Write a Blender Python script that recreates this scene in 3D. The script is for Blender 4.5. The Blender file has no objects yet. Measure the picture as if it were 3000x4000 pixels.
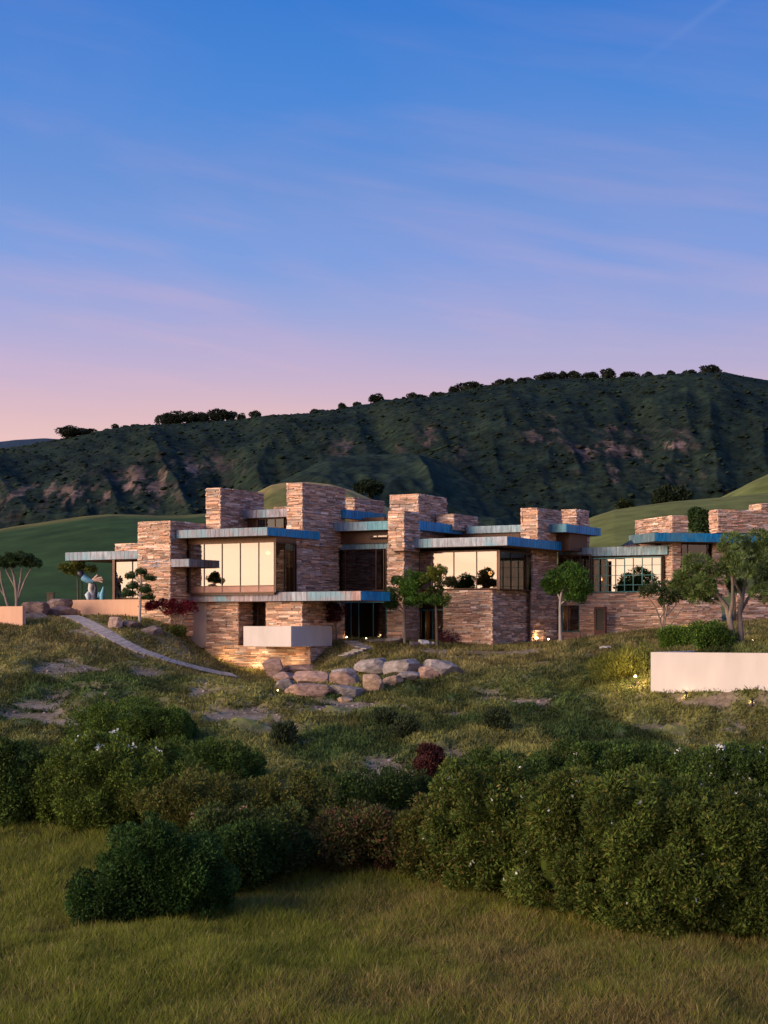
import bpy, math, random
import numpy as np
from mathutils import Vector, Matrix
random.seed(7)
RNG = np.random.default_rng(7)
SC = bpy.context.scene
COL = SC.collection
F, CX, HY = 6600.0, 1500.0, 2450.0          # lens in photo pixels, optical centre, horizon row

# ------------------------------------------------------------------ camera, sky, sun, exposure
cam_d = bpy.data.cameras.new('camera'); cam = bpy.data.objects.new('camera', cam_d); COL.objects.link(cam)
cam.rotation_euler = (math.pi/2, 0, 0)
cam_d.sensor_fit = 'HORIZONTAL'; cam_d.sensor_width = 36.0; cam_d.lens = 36.0*F/3000.0
cam_d.shift_y = 450.0/3000.0
cam_d.clip_start = 1.0; cam_d.clip_end = 30000.0
SC.camera = cam
SC.view_settings.view_transform = 'Standard'; SC.view_settings.look = 'None'
SC.view_settings.gamma = 1.0; SC.view_settings.use_curve_mapping = False
SC.view_settings.exposure = 0.0
SC.cycles.use_denoising = True
SC.cycles.max_bounces = 6; SC.cycles.diffuse_bounces = 3; SC.cycles.glossy_bounces = 3
SC.cycles.transparent_max_bounces = 8; SC.cycles.transmission_bounces = 3
SC.cycles.caustics_reflective = False; SC.cycles.caustics_refractive = False

WEST = (-0.87, -0.49)                        # where the sun has just gone down
SUN_EL, SUN_AZ = math.radians(2.0), math.atan2(WEST[0], WEST[1])
world = bpy.data.worlds.new('World'); SC.world = world; world.use_nodes = True
wt = world.node_tree; wt.nodes.clear()
def WN(t, **k):
    n = wt.nodes.new(t)
    for a, b in k.items(): setattr(n, a, b)
    return n
def wmath(op, a, b=None, clamp=False):
    n = WN('ShaderNodeMath', operation=op, use_clamp=clamp)
    for i, v in enumerate((a, b)):
        if v is None: continue
        if isinstance(v, (int, float)): n.inputs[i].default_value = v
        else: wt.links.new(v, n.inputs[i])
    return n.outputs[0]
def srgb(r, g, b):
    f = lambda c: (c/255/12.92) if c/255 <= 0.04045 else ((c/255+0.055)/1.055)**2.4
    return (f(r), f(g), f(b), 1.0)
def wmix(fac, a, b, mode='MIX'):
    n = WN('ShaderNodeMix', data_type='RGBA', blend_type=mode)
    for sock, v in ((n.inputs[0], fac), (n.inputs[6], a), (n.inputs[7], b)):
        if isinstance(v, (int, float, tuple)): sock.default_value = v
        else: wt.links.new(v, sock)
    return n.outputs[2]
tc = WN('ShaderNodeTexCoord'); sep = WN('ShaderNodeSeparateXYZ'); wt.links.new(tc.outputs['Generated'], sep.inputs[0])
X, Y, Z = sep.outputs
def slanted(tilt, scale, loc=(0, 0, 0)):
    a = WN('ShaderNodeMapping'); wt.links.new(tc.outputs['Generated'], a.inputs[0]); a.inputs['Rotation'].default_value = (0.0, tilt, 0.0)
    b = WN('ShaderNodeMapping'); wt.links.new(a.outputs[0], b.inputs[0]); b.inputs['Scale'].default_value = scale; b.inputs['Location'].default_value = loc
    return b
ramp = WN('ShaderNodeValToRGB')
stops = [(0.00, (236,188,168)), (0.085, (242,202,184)), (0.120, (214,182,192)), (0.150, (180,172,209)), (0.18, (148,164,217)), (0.215, (110,153,221)),
         (0.255, (94,144,215)), (0.30, (64,133,214)), (0.35, (42,120,208)), (1.0, (62,118,196))]
cr = ramp.color_ramp
while len(cr.elements) < len(stops): cr.elements.new(0.5)
for e, (p, c) in zip(cr.elements, stops): e.position = p; e.color = srgb(*c)
# thin cirrus bends the bands a little
mp = slanted(-0.10, (2.0, 2.0, 12.0))
nz = WN('ShaderNodeTexNoise'); nz.inputs['Scale'].default_value = 1.15; nz.inputs['Detail'].default_value = 4.0; nz.inputs['Roughness'].default_value = 0.5
wt.links.new(mp.outputs[0], nz.inputs['Vector'])
zw = wmath('ADD', Z, wmath('MULTIPLY', wmath('SUBTRACT', nz.outputs[0], 0.5), -0.04))
zw = wmath('MAXIMUM', zw, 0.0)
wt.links.new(zw, ramp.inputs[0])
# glow round the set sun
hl = wmath('SQRT', wmath('ADD', wmath('MULTIPLY', X, X), wmath('ADD', wmath('MULTIPLY', Y, Y), 1e-6)))
dw = wmath('DIVIDE', wmath('ADD', wmath('MULTIPLY', X, WEST[0]), wmath('MULTIPLY', Y, WEST[1])), hl)
az = wmath('POWER', wmath('ADD', wmath('MULTIPLY', dw, 0.5), 0.5, True), 2.2)
el = wmath('POWER', 2.718, wmath('MULTIPLY', wmath('MAXIMUM', Z, 0.0), -4.2))
g = wmath('MULTIPLY', az, el)
glow_ramp = WN('ShaderNodeValToRGB')
ge = glow_ramp.color_ramp.elements
ge[0].position = 0.0; ge[0].color = (0, 0, 0, 1)
ge[1].position = 1.0; ge[1].color = (1.25, 1.08, 0.82, 1)
m_ = ge.new(0.35); m_.color = (0.44, 0.28, 0.17, 1)
m0 = ge.new(0.06); m0.color = (0.07, 0.035, 0.012, 1)
wt.links.new(wmath('MULTIPLY', g, 1.0), glow_ramp.inputs[0])
# soft cloud bars across the glow and pale streaks on the left
nz2 = WN('ShaderNodeTexNoise'); nz2.inputs['Scale'].default_value = 2.3; nz2.inputs['Detail'].default_value = 3.0
mp2 = slanted(-0.16, (2.0, 2.0, 26.0))
wt.links.new(mp2.outputs[0], nz2.inputs['Vector'])
streak = wmath('MULTIPLY', wmath('SUBTRACT', nz2.outputs[0], 0.46), 3.4, True)
low = wmath('POWER', 2.718, wmath('MULTIPLY', wmath('ABSOLUTE', wmath('SUBTRACT', Z, 0.15)), -11.0))
mp3 = slanted(-0.26, (3.2, 3.2, 11.0), (4.3, 1.2, 2.6))
nz3 = WN('ShaderNodeTexNoise'); nz3.inputs['Scale'].default_value = 1.0; nz3.inputs['Detail'].default_value = 6.0; nz3.inputs['Roughness'].default_value = 0.55; nz3.inputs['Distortion'].default_value = 0.4
wt.links.new(mp3.outputs[0], nz3.inputs['Vector'])
veil = wmath('MULTIPLY', wmath('SUBTRACT', nz3.outputs[0], 0.44), 3.2, True)
band = wmath('POWER', 2.718, wmath('MULTIPLY', wmath('ABSOLUTE', wmath('SUBTRACT', Z, 0.18)), -12.0))
sky = wmix(wmath('MULTIPLY', wmath('MULTIPLY', veil, band), 0.36), ramp.outputs[0], srgb(204, 170, 206))
sky = wmix(wmath('MULTIPLY', wmath('MULTIPLY', wmath('MULTIPLY', streak, low), wmath('MULTIPLY', wmath('SUBTRACT', nz3.outputs[0], 0.36), 5.0, True)), 0.40), sky, srgb(222, 184, 200))
# old contrail, high on the right
ct = wmath('SUBTRACT', wmath('MULTIPLY', wmath('SUBTRACT', X, 0.190), 0.66), wmath('SUBTRACT', Z, 0.345))
ctm = wmath('MULTIPLY', wmath('POWER', 2.718, wmath('MULTIPLY', wmath('MULTIPLY', ct, ct), -160000.0)),
            wmath('MULTIPLY', wmath('GREATER_THAN', Z, 0.30), wmath('GREATER_THAN', Y, 0.0)))
ctm = wmath('MULTIPLY', ctm, wmath('MULTIPLY', wmath('SUBTRACT', Z, 0.305), 2.2, True))
sky = wmix(ctm, sky, srgb(170, 185, 225))
gl2 = wmix(wmath('MULTIPLY', streak, 0.85), glow_ramp.outputs[0], wmix(1.0, glow_ramp.outputs[0], (0.95, 0.70, 0.50, 1), 'MULTIPLY'))
glow = wmix(1.0, sky, gl2, 'ADD')
nish = WN('ShaderNodeTexSky', sky_type='NISHITA'); nish.sun_disc = False
nish.sun_elevation = SUN_EL; nish.sun_rotation = SUN_AZ; nish.altitude = 200.0
ntint = wmix(1.0, nish.outputs[0], (0.008, 0.008, 0.008, 1), 'MULTIPLY')
glow = wmix(1.0, glow, ntint, 'ADD')
bg = WN('ShaderNodeBackground'); wt.links.new(glow, bg.inputs[0]); bg.inputs[1].default_value = 1.0
wo = WN('ShaderNodeOutputWorld'); wt.links.new(bg.outputs[0], wo.inputs[0])
sun_d = bpy.data.lights.new('sun', 'SUN'); sun = bpy.data.objects.new('sun', sun_d); COL.objects.link(sun)
sun_d.energy = 4.8; sun_d.angle = math.radians(42); sun_d.color = (1.0, 0.74, 0.50)
sun_d.cycles.use_multiple_importance_sampling = False
sun.rotation_euler = Vector((-WEST[0], -WEST[1], -math.tan(math.radians(18)))).to_track_quat('-Z', 'Y').to_euler()

# ------------------------------------------------------------------ helpers
def P(px, py, d): return np.array([(px-CX)/F*d, d, (HY-py)/F*d])
def zat(py, d): return (HY-py)/F*d
def pxy(x, y, z): return CX+F*x/y, HY-F*z/y

def hash2(ix, iy, seed):
    h = (ix.astype(np.int64)*374761393 + iy.astype(np.int64)*668265263 + seed*1442695041) & 0xffffffff
    h = ((h ^ (h >> 13))*1274126177) & 0xffffffff
    h = ((h ^ (h >> 16))*2246822519) & 0xffffffff
    return ((h ^ (h >> 15)) & 0xffffff)/float(0xffffff)
def vnoise(x, y, seed=0):
    x = np.asarray(x, float); y = np.asarray(y, float)
    ix, iy = np.floor(x), np.floor(y); fx, fy = x-ix, y-iy
    fx = fx*fx*(3-2*fx); fy = fy*fy*(3-2*fy)
    a = hash2(ix, iy, seed); b = hash2(ix+1, iy, seed); c = hash2(ix, iy+1, seed); d = hash2(ix+1, iy+1, seed)
    return (a*(1-fx)+b*fx)*(1-fy)+(c*(1-fx)+d*fx)*fy
def fbm(x, y, seed=0, octv=4, gain=0.5):
    s, a, t = 0, 1.0, 0
    for o in range(octv):
        s = s+a*vnoise(np.asarray(x)*2**o, np.asarray(y)*2**o, seed+o*17); t += a; a *= gain
    return s/t

def make_mesh(name, V, faces, mat, cols=None, smooth=False):
    """V (n,3); faces: list of int arrays (m,k)"""
    me = bpy.data.meshes.new(name)
    V = np.ascontiguousarray(V, dtype=np.float32)
    faces = [np.asarray(f, dtype=np.int32) for f in faces if len(f)]
    nl = sum(f.size for f in faces); nf = sum(len(f) for f in faces)
    me.vertices.add(len(V)); me.loops.add(nl); me.polygons.add(nf)
    me.vertices.foreach_set('co', V.ravel())
    me.loops.foreach_set('vertex_index', np.concatenate([f.ravel() for f in faces]))
    tot = np.concatenate([np.full(len(f), f.shape[1], np.int32) for f in faces])
    me.polygons.foreach_set('loop_start', np.concatenate([[0], np.cumsum(tot)[:-1]]).astype(np.int32))
    me.update(calc_edges=True)
    me.polygons.foreach_set('use_smooth', np.full(nf, bool(smooth)))
    if cols is not None:
        at = me.color_attributes.new('Col', 'FLOAT_COLOR', 'POINT')
        c = np.ones((len(V), 4), np.float32); c[:, :3] = cols
        at.data.foreach_set('color', c.ravel())
    if mat: me.materials.append(mat)
    return me
WPOS = {}
def link(name, me, parent=None, pos=(0, 0, 0)):
    o = bpy.data.objects.new(name, me); COL.objects.link(o)
    pos = np.asarray(pos, float); WPOS[o.name] = pos
    if parent is not None:
        o.parent = parent; o.location = pos-WPOS[parent.name]
    else: o.location = pos
    return o
def tag(o, label=None, cat=None, group=None, kind=None):
    if label: o['label'] = label
    if cat: o['category'] = cat
    if group: o['group'] = group
    if kind: o['kind'] = kind
    return o
def empty(name, pos, label, cat, group=None, parent=None):
    o = link(name, None, parent, pos); o.empty_display_size = 0.3
    return tag(o, label, cat, group)
class MB:
    def __init__(s): s.V = []; s.F = []; s.C = []; s.n = 0
    def add(s, V, F, col=None):
        V = np.asarray(V, float); s.V.append(V); F = np.asarray(F, int)
        s.F.append(F+s.n); s.n += len(V)
        if col is not None:
            c = np.asarray(col, float); s.C.append(np.broadcast_to(c, (len(V), 3)) if c.ndim == 1 else c)
    def obj(s, name, mat, parent=None, pos=None, smooth=False):
        V = np.concatenate(s.V)
        if pos is None: pos = np.array([(V[:, 0].min()+V[:, 0].max())/2, (V[:, 1].min()+V[:, 1].max())/2, V[:, 2].min()])
        by = {}
        for f in s.F: by.setdefault(f.shape[1], []).append(f)
        me = make_mesh(name, V-np.asarray(pos), [np.concatenate(v) for v in by.values()], mat, np.concatenate(s.C) if s.C else None, smooth)
        return link(name, me, parent, pos)
BOXF = np.array([[0,1,5,4],[1,3,7,5],[3,2,6,7],[2,0,4,6],[4,5,7,6],[0,2,3,1]])
def box_verts(P0, a, n, s0, s1, n0, n1, z0, z1):
    V = []
    for z in (z0, z1):
        for t in (n0, n1):
            for s in (s0, s1):
                V.append((P0[0]+a[0]*s+n[0]*t, P0[1]+a[1]*s+n[1]*t, z))
    V = np.array(V)
    if a[0]*n[1]-a[1]*n[0] < 0:                # keep the faces outward
        V = V[[1, 0, 3, 2, 5, 4, 7, 6]]
    return V
def tube(mb, pts, rad, k=7, col=None):
    pts = np.asarray(pts, float); m = len(pts); V = []
    for i in range(m):
        t = pts[min(i+1, m-1)]-pts[max(i-1, 0)]; t /= np.linalg.norm(t)+1e-9
        a = np.cross(t, (0.31, 0.9, 0.28)); a /= np.linalg.norm(a); b = np.cross(t, a)
        for j in range(k):
            w = 2*math.pi*j/k; V.append(pts[i]+rad[i]*(a*math.cos(w)+b*math.sin(w)))
    Fq = [[i*k+j, i*k+(j+1) % k, (i+1)*k+(j+1) % k, (i+1)*k+j] for i in range(m-1) for j in range(k)]
    mb.add(V, Fq, col)
def ico(sub):
    import bmesh
    bm = bmesh.new(); bmesh.ops.create_icosphere(bm, subdivisions=sub, radius=1.0)
    V = np.array([v.co[:] for v in bm.verts]); Fc = np.array([[v.index for v in f.verts] for f in bm.faces]); bm.free()
    return V, Fc
ICO1, ICO2, ICO3 = ico(1), ico(2), ico(4)
def noise3(V, f, seed):
    return (fbm(V[:, 0]*f+V[:, 2]*f*0.7+40, V[:, 1]*f+V[:, 2]*f*0.45+40, seed, 3) + fbm(V[:, 2]*f+17, V[:, 0]*f*0.6-V[:, 1]*f*0.5+60, seed+5, 3))/2

# ------------------------------------------------------------------ materials
def mat(name, col=(0.5, 0.5, 0.5), rough=0.7, metal=0.0, attr=False, objcol=False, nscale=0, namp=0.0, bump=0.0, bscale=20, stretch=(1, 1, 1), spec=0.4, trans=0.0):
    m = bpy.data.materials.new(name); m.use_nodes = True; t = m.node_tree; b = t.nodes['Principled BSDF']
    b.inputs['Roughness'].default_value = rough; b.inputs['Metallic'].default_value = metal
    b.inputs['Specular IOR Level'].default_value = spec
    src = None
    if attr:
        a = t.nodes.new('ShaderNodeVertexColor'); a.layer_name = 'Col'; src = a.outputs[0]
    elif objcol:
        a = t.nodes.new('ShaderNodeObjectInfo'); src = a.outputs['Color']
    else:
        a = t.nodes.new('ShaderNodeRGB'); a.outputs[0].default_value = (*col, 1); src = a.outputs[0]
    co = t.nodes.new('ShaderNodeTexCoord'); mp = t.nodes.new('ShaderNodeMapping'); t.links.new(co.outputs['Object'], mp.inputs[0])
    mp.inputs['Scale'].default_value = stretch
    vec = mp.outputs[0]
    if objcol:
        va = t.nodes.new('ShaderNodeVectorMath'); va.operation = 'MULTIPLY_ADD'; va.inputs[1].default_value = (37, 53, 29)
        t.links.new(a.outputs['Random'], va.inputs[0]); t.links.new(mp.outputs[0], va.inputs[2]); vec = va.outputs[0]
    if namp:
        n = t.nodes.new('ShaderNodeTexNoise'); n.inputs['Scale'].default_value = nscale; n.inputs['Detail'].default_value = 5
        t.links.new(vec, n.inputs['Vector'])
        mr = t.nodes.new('ShaderNodeMapRange'); mr.inputs[1].default_value = 0.25; mr.inputs[2].default_value = 0.75
        mr.inputs[3].default_value = 1-namp; mr.inputs[4].default_value = 1+namp
        t.links.new(n.outputs[0], mr.inputs[0])
        mx = t.nodes.new('ShaderNodeMix'); mx.data_type = 'RGBA'; mx.blend_type = 'MULTIPLY'; mx.inputs[0].default_value = 1
        t.links.new(src, mx.inputs[6]); t.links.new(mr.outputs[0], mx.inputs[7]); src = mx.outputs[2]
    t.links.new(src, b.inputs['Base Color'])
    if bump:
        n2 = t.nodes.new('ShaderNodeTexNoise'); n2.inputs['Scale'].default_value = bscale; n2.inputs['Detail'].default_value = 6
        t.links.new(vec, n2.inputs['Vector'])
        bp = t.nodes.new('ShaderNodeBump'); bp.inputs['Strength'].default_value = bump; bp.inputs['Distance'].default_value = 0.05
        t.links.new(n2.outputs[0], bp.inputs['Height']); t.links.new(bp.outputs[0], b.inputs['Normal'])
    if trans:
        tr = t.nodes.new('ShaderNodeBsdfTranslucent'); t.links.new(src, tr.inputs[0])
        ms = t.nodes.new('ShaderNodeMixShader'); ms.inputs[0].default_value = trans
        out = t.nodes['Material Output']
        t.links.new(b.outputs[0], ms.inputs[1]); t.links.new(tr.outputs[0], ms.inputs[2]); t.links.new(ms.outputs[0], out.inputs[0])
    return m
def glass(name, refl, tint, body, rough=0.0):
    m = bpy.data.materials.new(name); m.use_nodes = True; t = m.node_tree
    t.nodes.remove(t.nodes['Principled BSDF']); out = t.nodes['Material Output']
    gl = t.nodes.new('ShaderNodeBsdfGlossy'); gl.inputs['Color'].default_value = (*tint, 1); gl.inputs['Roughness'].default_value = rough
    tp = t.nodes.new('ShaderNodeBsdfTransparent'); tp.inputs[0].default_value = (*body, 1)
    ms = t.nodes.new('ShaderNodeMixShader'); ms.inputs[0].default_value = refl
    t.links.new(tp.outputs[0], ms.inputs[1]); t.links.new(gl.outputs[0], ms.inputs[2]); t.links.new(ms.outputs[0], out.inputs[0])
    # faint waviness of real panes
    co = t.nodes.new('ShaderNodeTexCoord'); n = t.nodes.new('ShaderNodeTexNoise'); n.inputs['Scale'].default_value = 0.7
    t.links.new(co.outputs['Object'], n.inputs['Vector'])
    bp = t.nodes.new('ShaderNodeBump'); bp.inputs['Strength'].default_value = 0.03; bp.inputs['Distance'].default_value = 0.02
    t.links.new(n.outputs[0], bp.inputs['Height']); t.links.new(bp.outputs[0], gl.inputs['Normal'])
    return m
def emit(name, col, s):
    m = bpy.data.materials.new(name); m.use_nodes = True; t = m.node_tree
    t.nodes.remove(t.nodes['Principled BSDF']); e = t.nodes.new('ShaderNodeEmission')
    e.inputs[0].default_value = (*col, 1); e.inputs[1].default_value = s
    t.links.new(e.outputs[0], t.nodes['Material Output'].inputs[0]); return m
M = {}
M['stone'] = mat('ledgestone', attr=True, rough=0.9, nscale=9, namp=0.28, bump=0.5, bscale=14, spec=0.2, stretch=(1, 1, 3))
M['stone_o'] = mat('ledgestone_piece', objcol=True, rough=0.9, nscale=9, namp=0.28, bump=0.5, bscale=14, spec=0.2, stretch=(1, 1, 3))
M['core'] = mat('wall_core', (0.15, 0.105, 0.085), rough=0.95, nscale=6, namp=0.4, bump=0.6, bscale=8, stretch=(1, 1, 5))
M['copper'] = mat('patinated_copper', objcol=True, rough=0.5, metal=0.2, nscale=2.6, namp=0.5, bump=0.15, bscale=5, stretch=(2.5, 2.5, 0.6))
def verdigris(m):
    t = m.node_tree; b = t.nodes['Principled BSDF']; src = b.inputs['Base Color'].links[0].from_socket
    ge_ = t.nodes.new('ShaderNodeNewGeometry'); n = t.nodes.new('ShaderNodeTexNoise'); n.inputs['Scale'].default_value = .55; n.inputs['Detail'].default_value = 7; n.inputs['Roughness'].default_value = .68
    t.links.new(ge_.outputs['Position'], n.inputs['Vector'])
    mr = t.nodes.new('ShaderNodeMapRange'); mr.inputs[1].default_value = .50; mr.inputs[2].default_value = .62; mr.inputs[4].default_value = .7
    t.links.new(n.outputs[0], mr.inputs[0])
    mx = t.nodes.new('ShaderNodeMix'); mx.data_type = 'RGBA'; mx.inputs[7].default_value = (.10, .27, .36, 1)
    t.links.new(mr.outputs[0], mx.inputs[0]); t.links.new(src, mx.inputs[6]); t.links.new(mx.outputs[2], b.inputs['Base Color'])
verdigris(M['copper'])
M['roof'] = mat('roof_deck', (0.20, 0.19, 0.19), rough=0.8, nscale=2, namp=0.3)
M['soffit'] = mat('wood_soffit', (0.22, 0.10, 0.04), rough=0.6, nscale=3, namp=0.3, stretch=(1, 8, 1))
M['wood'] = mat('dark_wood', (0.09, 0.038, 0.018), rough=0.55, nscale=3, namp=0.35, stretch=(6, 6, 0.6))
M['frame'] = mat('bronze_frame', (0.10, 0.055, 0.04), rough=0.45, metal=0.4)
M['teal'] = mat('verdigris_frame', (0.06, 0.20, 0.20), rough=0.5, metal=0.2, nscale=4, namp=0.25)
M['panel'] = mat('spandrel_panel', (0.20, 0.10, 0.085), rough=0.35, metal=0.3, nscale=2, namp=0.2)
M['redwood'] = mat('red_door_frame', (0.11, 0.035, 0.03), rough=0.6, nscale=3, namp=0.3)
M['white'] = mat('white_stucco', (0.64, 0.57, 0.53), rough=0.9, nscale=0.7, namp=0.10, bump=0.15, bscale=30, stretch=(1.6, 1.6, .5))
M['pink'] = mat('peach_stucco', (0.60, 0.36, 0.25), rough=0.9, nscale=0.7, namp=0.12, bump=0.15, bscale=30, stretch=(1.6, 1.6, .5))
M['tan'] = mat('tan_stucco', (0.50, 0.38, 0.31), rough=0.9, nscale=0.7, namp=0.12, bump=0.15, bscale=30, stretch=(1.6, 1.6, .5))
M['curtain'] = mat('curtain', (0.62, 0.46, 0.22), rough=0.9, nscale=4, namp=0.25, stretch=(9, 9, 0.4))
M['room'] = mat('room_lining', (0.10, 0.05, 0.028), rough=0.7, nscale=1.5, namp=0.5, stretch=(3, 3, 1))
M['gmir'] = glass('coated_glass', 0.52, (1.0, 0.93, 0.86), (0.55, 0.5, 0.45))
M['gdark'] = glass('side_glass', 0.10, (0.9, 0.95, 1.0), (0.42, 0.39, 0.35))
M['bark'] = mat('bark', (0.21, 0.165, 0.135), rough=0.95, nscale=8, namp=0.35, bump=0.5, bscale=15, stretch=(1, 1, 0.3))
M['palebark'] = mat('pale_bark', (0.38, 0.33, 0.30), rough=0.95, nscale=8, namp=0.3, bump=0.4, bscale=15, stretch=(1, 1, 0.3))
M['darkbark'] = mat('dark_bark', (0.10, 0.075, 0.055), rough=0.95, nscale=8, namp=0.35, bump=0.5, bscale=15)
M['leaf'] = mat('foliage', attr=True, rough=0.7, spec=0.15, trans=0.25)
M['grass'] = mat('grass_blades', attr=True, rough=0.7, spec=0.2, trans=0.3)
M['ground'] = mat('hillside_soil', attr=True, rough=0.95, nscale=3.5, namp=0.45, bump=0.7, bscale=5, spec=0.1)
M['hill'] = mat('chaparral', attr=True, rough=0.95, nscale=0.30, namp=0.65, bump=0.0, spec=0.05)
M['meadow'] = mat('grassy_hill', attr=True, rough=0.95, nscale=0.22, namp=0.34, bump=1.0, bscale=1.3, spec=0.05, stretch=(1, .5, 1))
M['rock'] = mat('sandstone', attr=True, rough=0.9, nscale=3.2, namp=0.5, bump=1.0, bscale=4.5, spec=0.2, stretch=(1, 1, 1.8))
M['paver'] = mat('paving_stone', objcol=True, rough=0.9, nscale=5, namp=0.3, bump=0.4, bscale=12)
M['black'] = mat('black_metal', (0.015, 0.013, 0.012), rough=0.5)
M['petal'] = mat('petals', attr=True, rough=0.6, trans=0.3)
M['lamp'] = emit('lamp_glow', (1.0, 0.74, 0.40), 22.0)
M['sculpt'] = mat('painted_metal', attr=True, rough=0.4, nscale=6, namp=0.25)

# ------------------------------------------------------------------ ground
ctrl = [(1500,4050,34),(0,4050,34),(3000,4050,34),(600,3800,38),(2400,3800,38),(0,3600,45),(0,3270,55),(500,3300,54),(1500,3420,50),(1900,3490,47.5),(3000,3690,42),(2350,3610,44),
        (1500,3700,42),(1500,3100,62),(0,2990,66),(3000,2990,66),(0,2750,82),(700,2800,80),(1500,2850,77),(2250,2850,77),(3000,2800,80),
        (0,2600,93),(600,2640,93),(1100,2668,96.5),(1500,2660,94),(2000,2620,97),(2540,2716,84),(2760,2716,82.5),(3000,2712,81),(2300,2660,90),(2540,2600,92),
        (0,2447,104),(270,2412,111),(500,2418,109.3),(665,2452,107.5),(730,2506,109),(770,2535,109.2),(805,2558,109.3),(850,2640,102),(950,2668,101),(1050,2664,100.5),(900,2600,108.4),(1000,2620,107.3),(1100,2624,106.4),(1210,2608,105.2),(1250,2530,108),(1400,2500,110),(1540,2505,109),(1680,2510,110.5),
        (1830,2528,107.5),(1923,2530,107.5),(2110,2512,113),(2250,2502,114),(2400,2481,111),(2600,2462,108),(2800,2440,112),(3000,2405,118),(2586,2505,103),(3000,2500,96),(2760,2545,88.5),(3000,2550,87),(2350,2540,103),(2000,2560,104),
        (1500,2600,101),(820,2655,98),(900,2690,96),(1000,2690,97),(300,2520,101)]
cw = [P(*c) for c in ctrl]
for x in (-90, -30, 0, 30, 90): cw += [np.array([x, 0.0, -9.0]), np.array([x, -60.0, -11.0])]
for x, z in ((-90, 3), (-45, 1.4), (-20, 0.8), (0, -0.4), (20, 0.8), (45, 2.0), (90, 3.5)): cw += [np.array([x, 135.0, z]), np.array([x, 190.0, z-1.0]), np.array([x, 280.0, z-4.0])]
for x in (-90, 90): cw += [np.array([x, 45.0, -7.5]), np.array([x, 75.0, -5.0]), np.array([x, 105.0, -0.5])]
cw = np.array(cw); cw[:, :] = cw
def tps(r2): return 0.5*r2*np.log(r2+1e-9)
n = len(cw); A = np.zeros((n+3, n+3))
sx = cw[:, :2]/50.0
D2 = ((sx[:, None]-sx[None])**2).sum(-1)
A[:n, :n] = tps(D2)+np.eye(n)*1e-5; A[:n, n] = 1; A[:n, n+1:] = sx; A[n, :n] = 1; A[n+1:, :n] = sx.T
wsol = np.linalg.solve(A, np.concatenate([cw[:, 2], np.zeros(3)]))
def rbf(x, y):
    q = np.stack([np.ravel(x), np.ravel(y)], -1)/50.0; out = np.empty(len(q))
    for i in range(0, len(q), 20000):
        qq = q[i:i+20000]; d2 = ((qq[:, None]-sx[None])**2).sum(-1)
        out[i:i+20000] = tps(d2)@wsol[:n]+wsol[n]+qq@wsol[n+1:]
    return out.reshape(np.shape(x))
patches = [(250,2620,190,28,.9),(110,2790,190,50,.9),(420,2700,90,20,.7),(930,2800,150,45,1.),(1330,2755,190,30,1.),(560,2640,90,20,.6),(1050,2840,140,26,.8),(1950,2740,230,26,.75),(1800,2790,140,18,.7),(2200,2720,70,14,.6),
           (2700,2840,240,24,1.),(2880,2740,230,50,1.15),(2480,2830,90,14,.7),(1500,3030,170,36,1.2),(1780,2965,100,30,1.1),(2300,2560,45,12,.9),(2215,2610,30,18,.6),(300,2860,100,22,.6),(1650,2690,60,12,.5),(1870,2545,90,7,1.),(1720,2542,120,8,1.)]
def dirt_mask(x, y, z):
    px, py = pxy(x, np.maximum(y, 20), z); m = np.zeros_like(px)
    wob = 70*(fbm(x*0.25, y*0.12, 3)-0.5); wob2 = 50*(fbm(x*0.3+9, y*0.12, 5)-0.5)
    for cx, cy, rx, ry, s in patches:
        m = np.maximum(m, s*np.exp(-((px+wob-cx)/rx)**2-((py+wob2*0.5-cy)/ry)**2))
    br = fbm(x*0.55+20, y*0.30, 11, 5, .62); st = fbm(x*0.42+y*.10, y*1.1-x*.12, 15, 4, .6)
    m = m*0.95+(br-0.5)*1.8+(st-.5)*2.0
    m = m+0.22*np.clip((y-70)/8, 0, 1)*np.clip((103-y)/6, 0, 1)*np.clip((1300-px)/500, 0, 1)
    return np.clip((m-0.29)*2.1, 0, 1)
gx = np.unique(np.concatenate([np.linspace(-170, -34, 40), np.arange(-34, 34.01, 0.36), np.linspace(34, 170, 40)]))
gy = np.unique(np.concatenate([np.linspace(-60, 24, 30), np.arange(24, 122.01, 0.34), np.linspace(122, 280, 60)]))
GX, GY = np.meshgrid(gx, gy); GZ = rbf(GX, GY)
slope_w = np.clip((GY-56)/6, 0, 1)*np.clip((112-GY)/4, 0, 1)
DM = dirt_mask(GX, GY, GZ)*slope_w
mounds = (fbm(GX*0.55, GY*0.30, 21, 4)-0.5)*0.9*slope_w*np.clip((101-GY)/9, 0.10, 1)
quiet = np.ones_like(GX)
for q in [P(x, 2700, y) for x, y in ((2500,85.5),(2560,84.6),(2640,84),(2720,83.4),(2800,82.8),(2900,82),(3000,81.3))]+[P(x, 2600, y) for x, y in ((820,101),(900,101),(980,100.5),(1060,100),(1140,100))]: quiet = np.minimum(quiet, 1-np.exp(-((GX-q[0])**2+(GY-q[1])**2)/9.0))
mounds = mounds*quiet
mats = np.clip(fbm(GX*.75+4, GY*.55, 61, 4, .6)-.42, 0, 1)*1.1*slope_w*np.clip((103-GY)/8, .1, 1)*quiet*(1-DM)
GZ = GZ+mats+mounds*(1-0.6*DM)+(1-DM)*slope_w*0.10*np.clip((102-GY)/8, 0.1, 1)
GZ = GZ+(fbm(GX*0.5, GY*0.5, 33, 3)-0.5)*0.35*np.clip((58-GY)/6, 0, 1)*np.clip((GY-20)/6, 0, 1)
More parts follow.
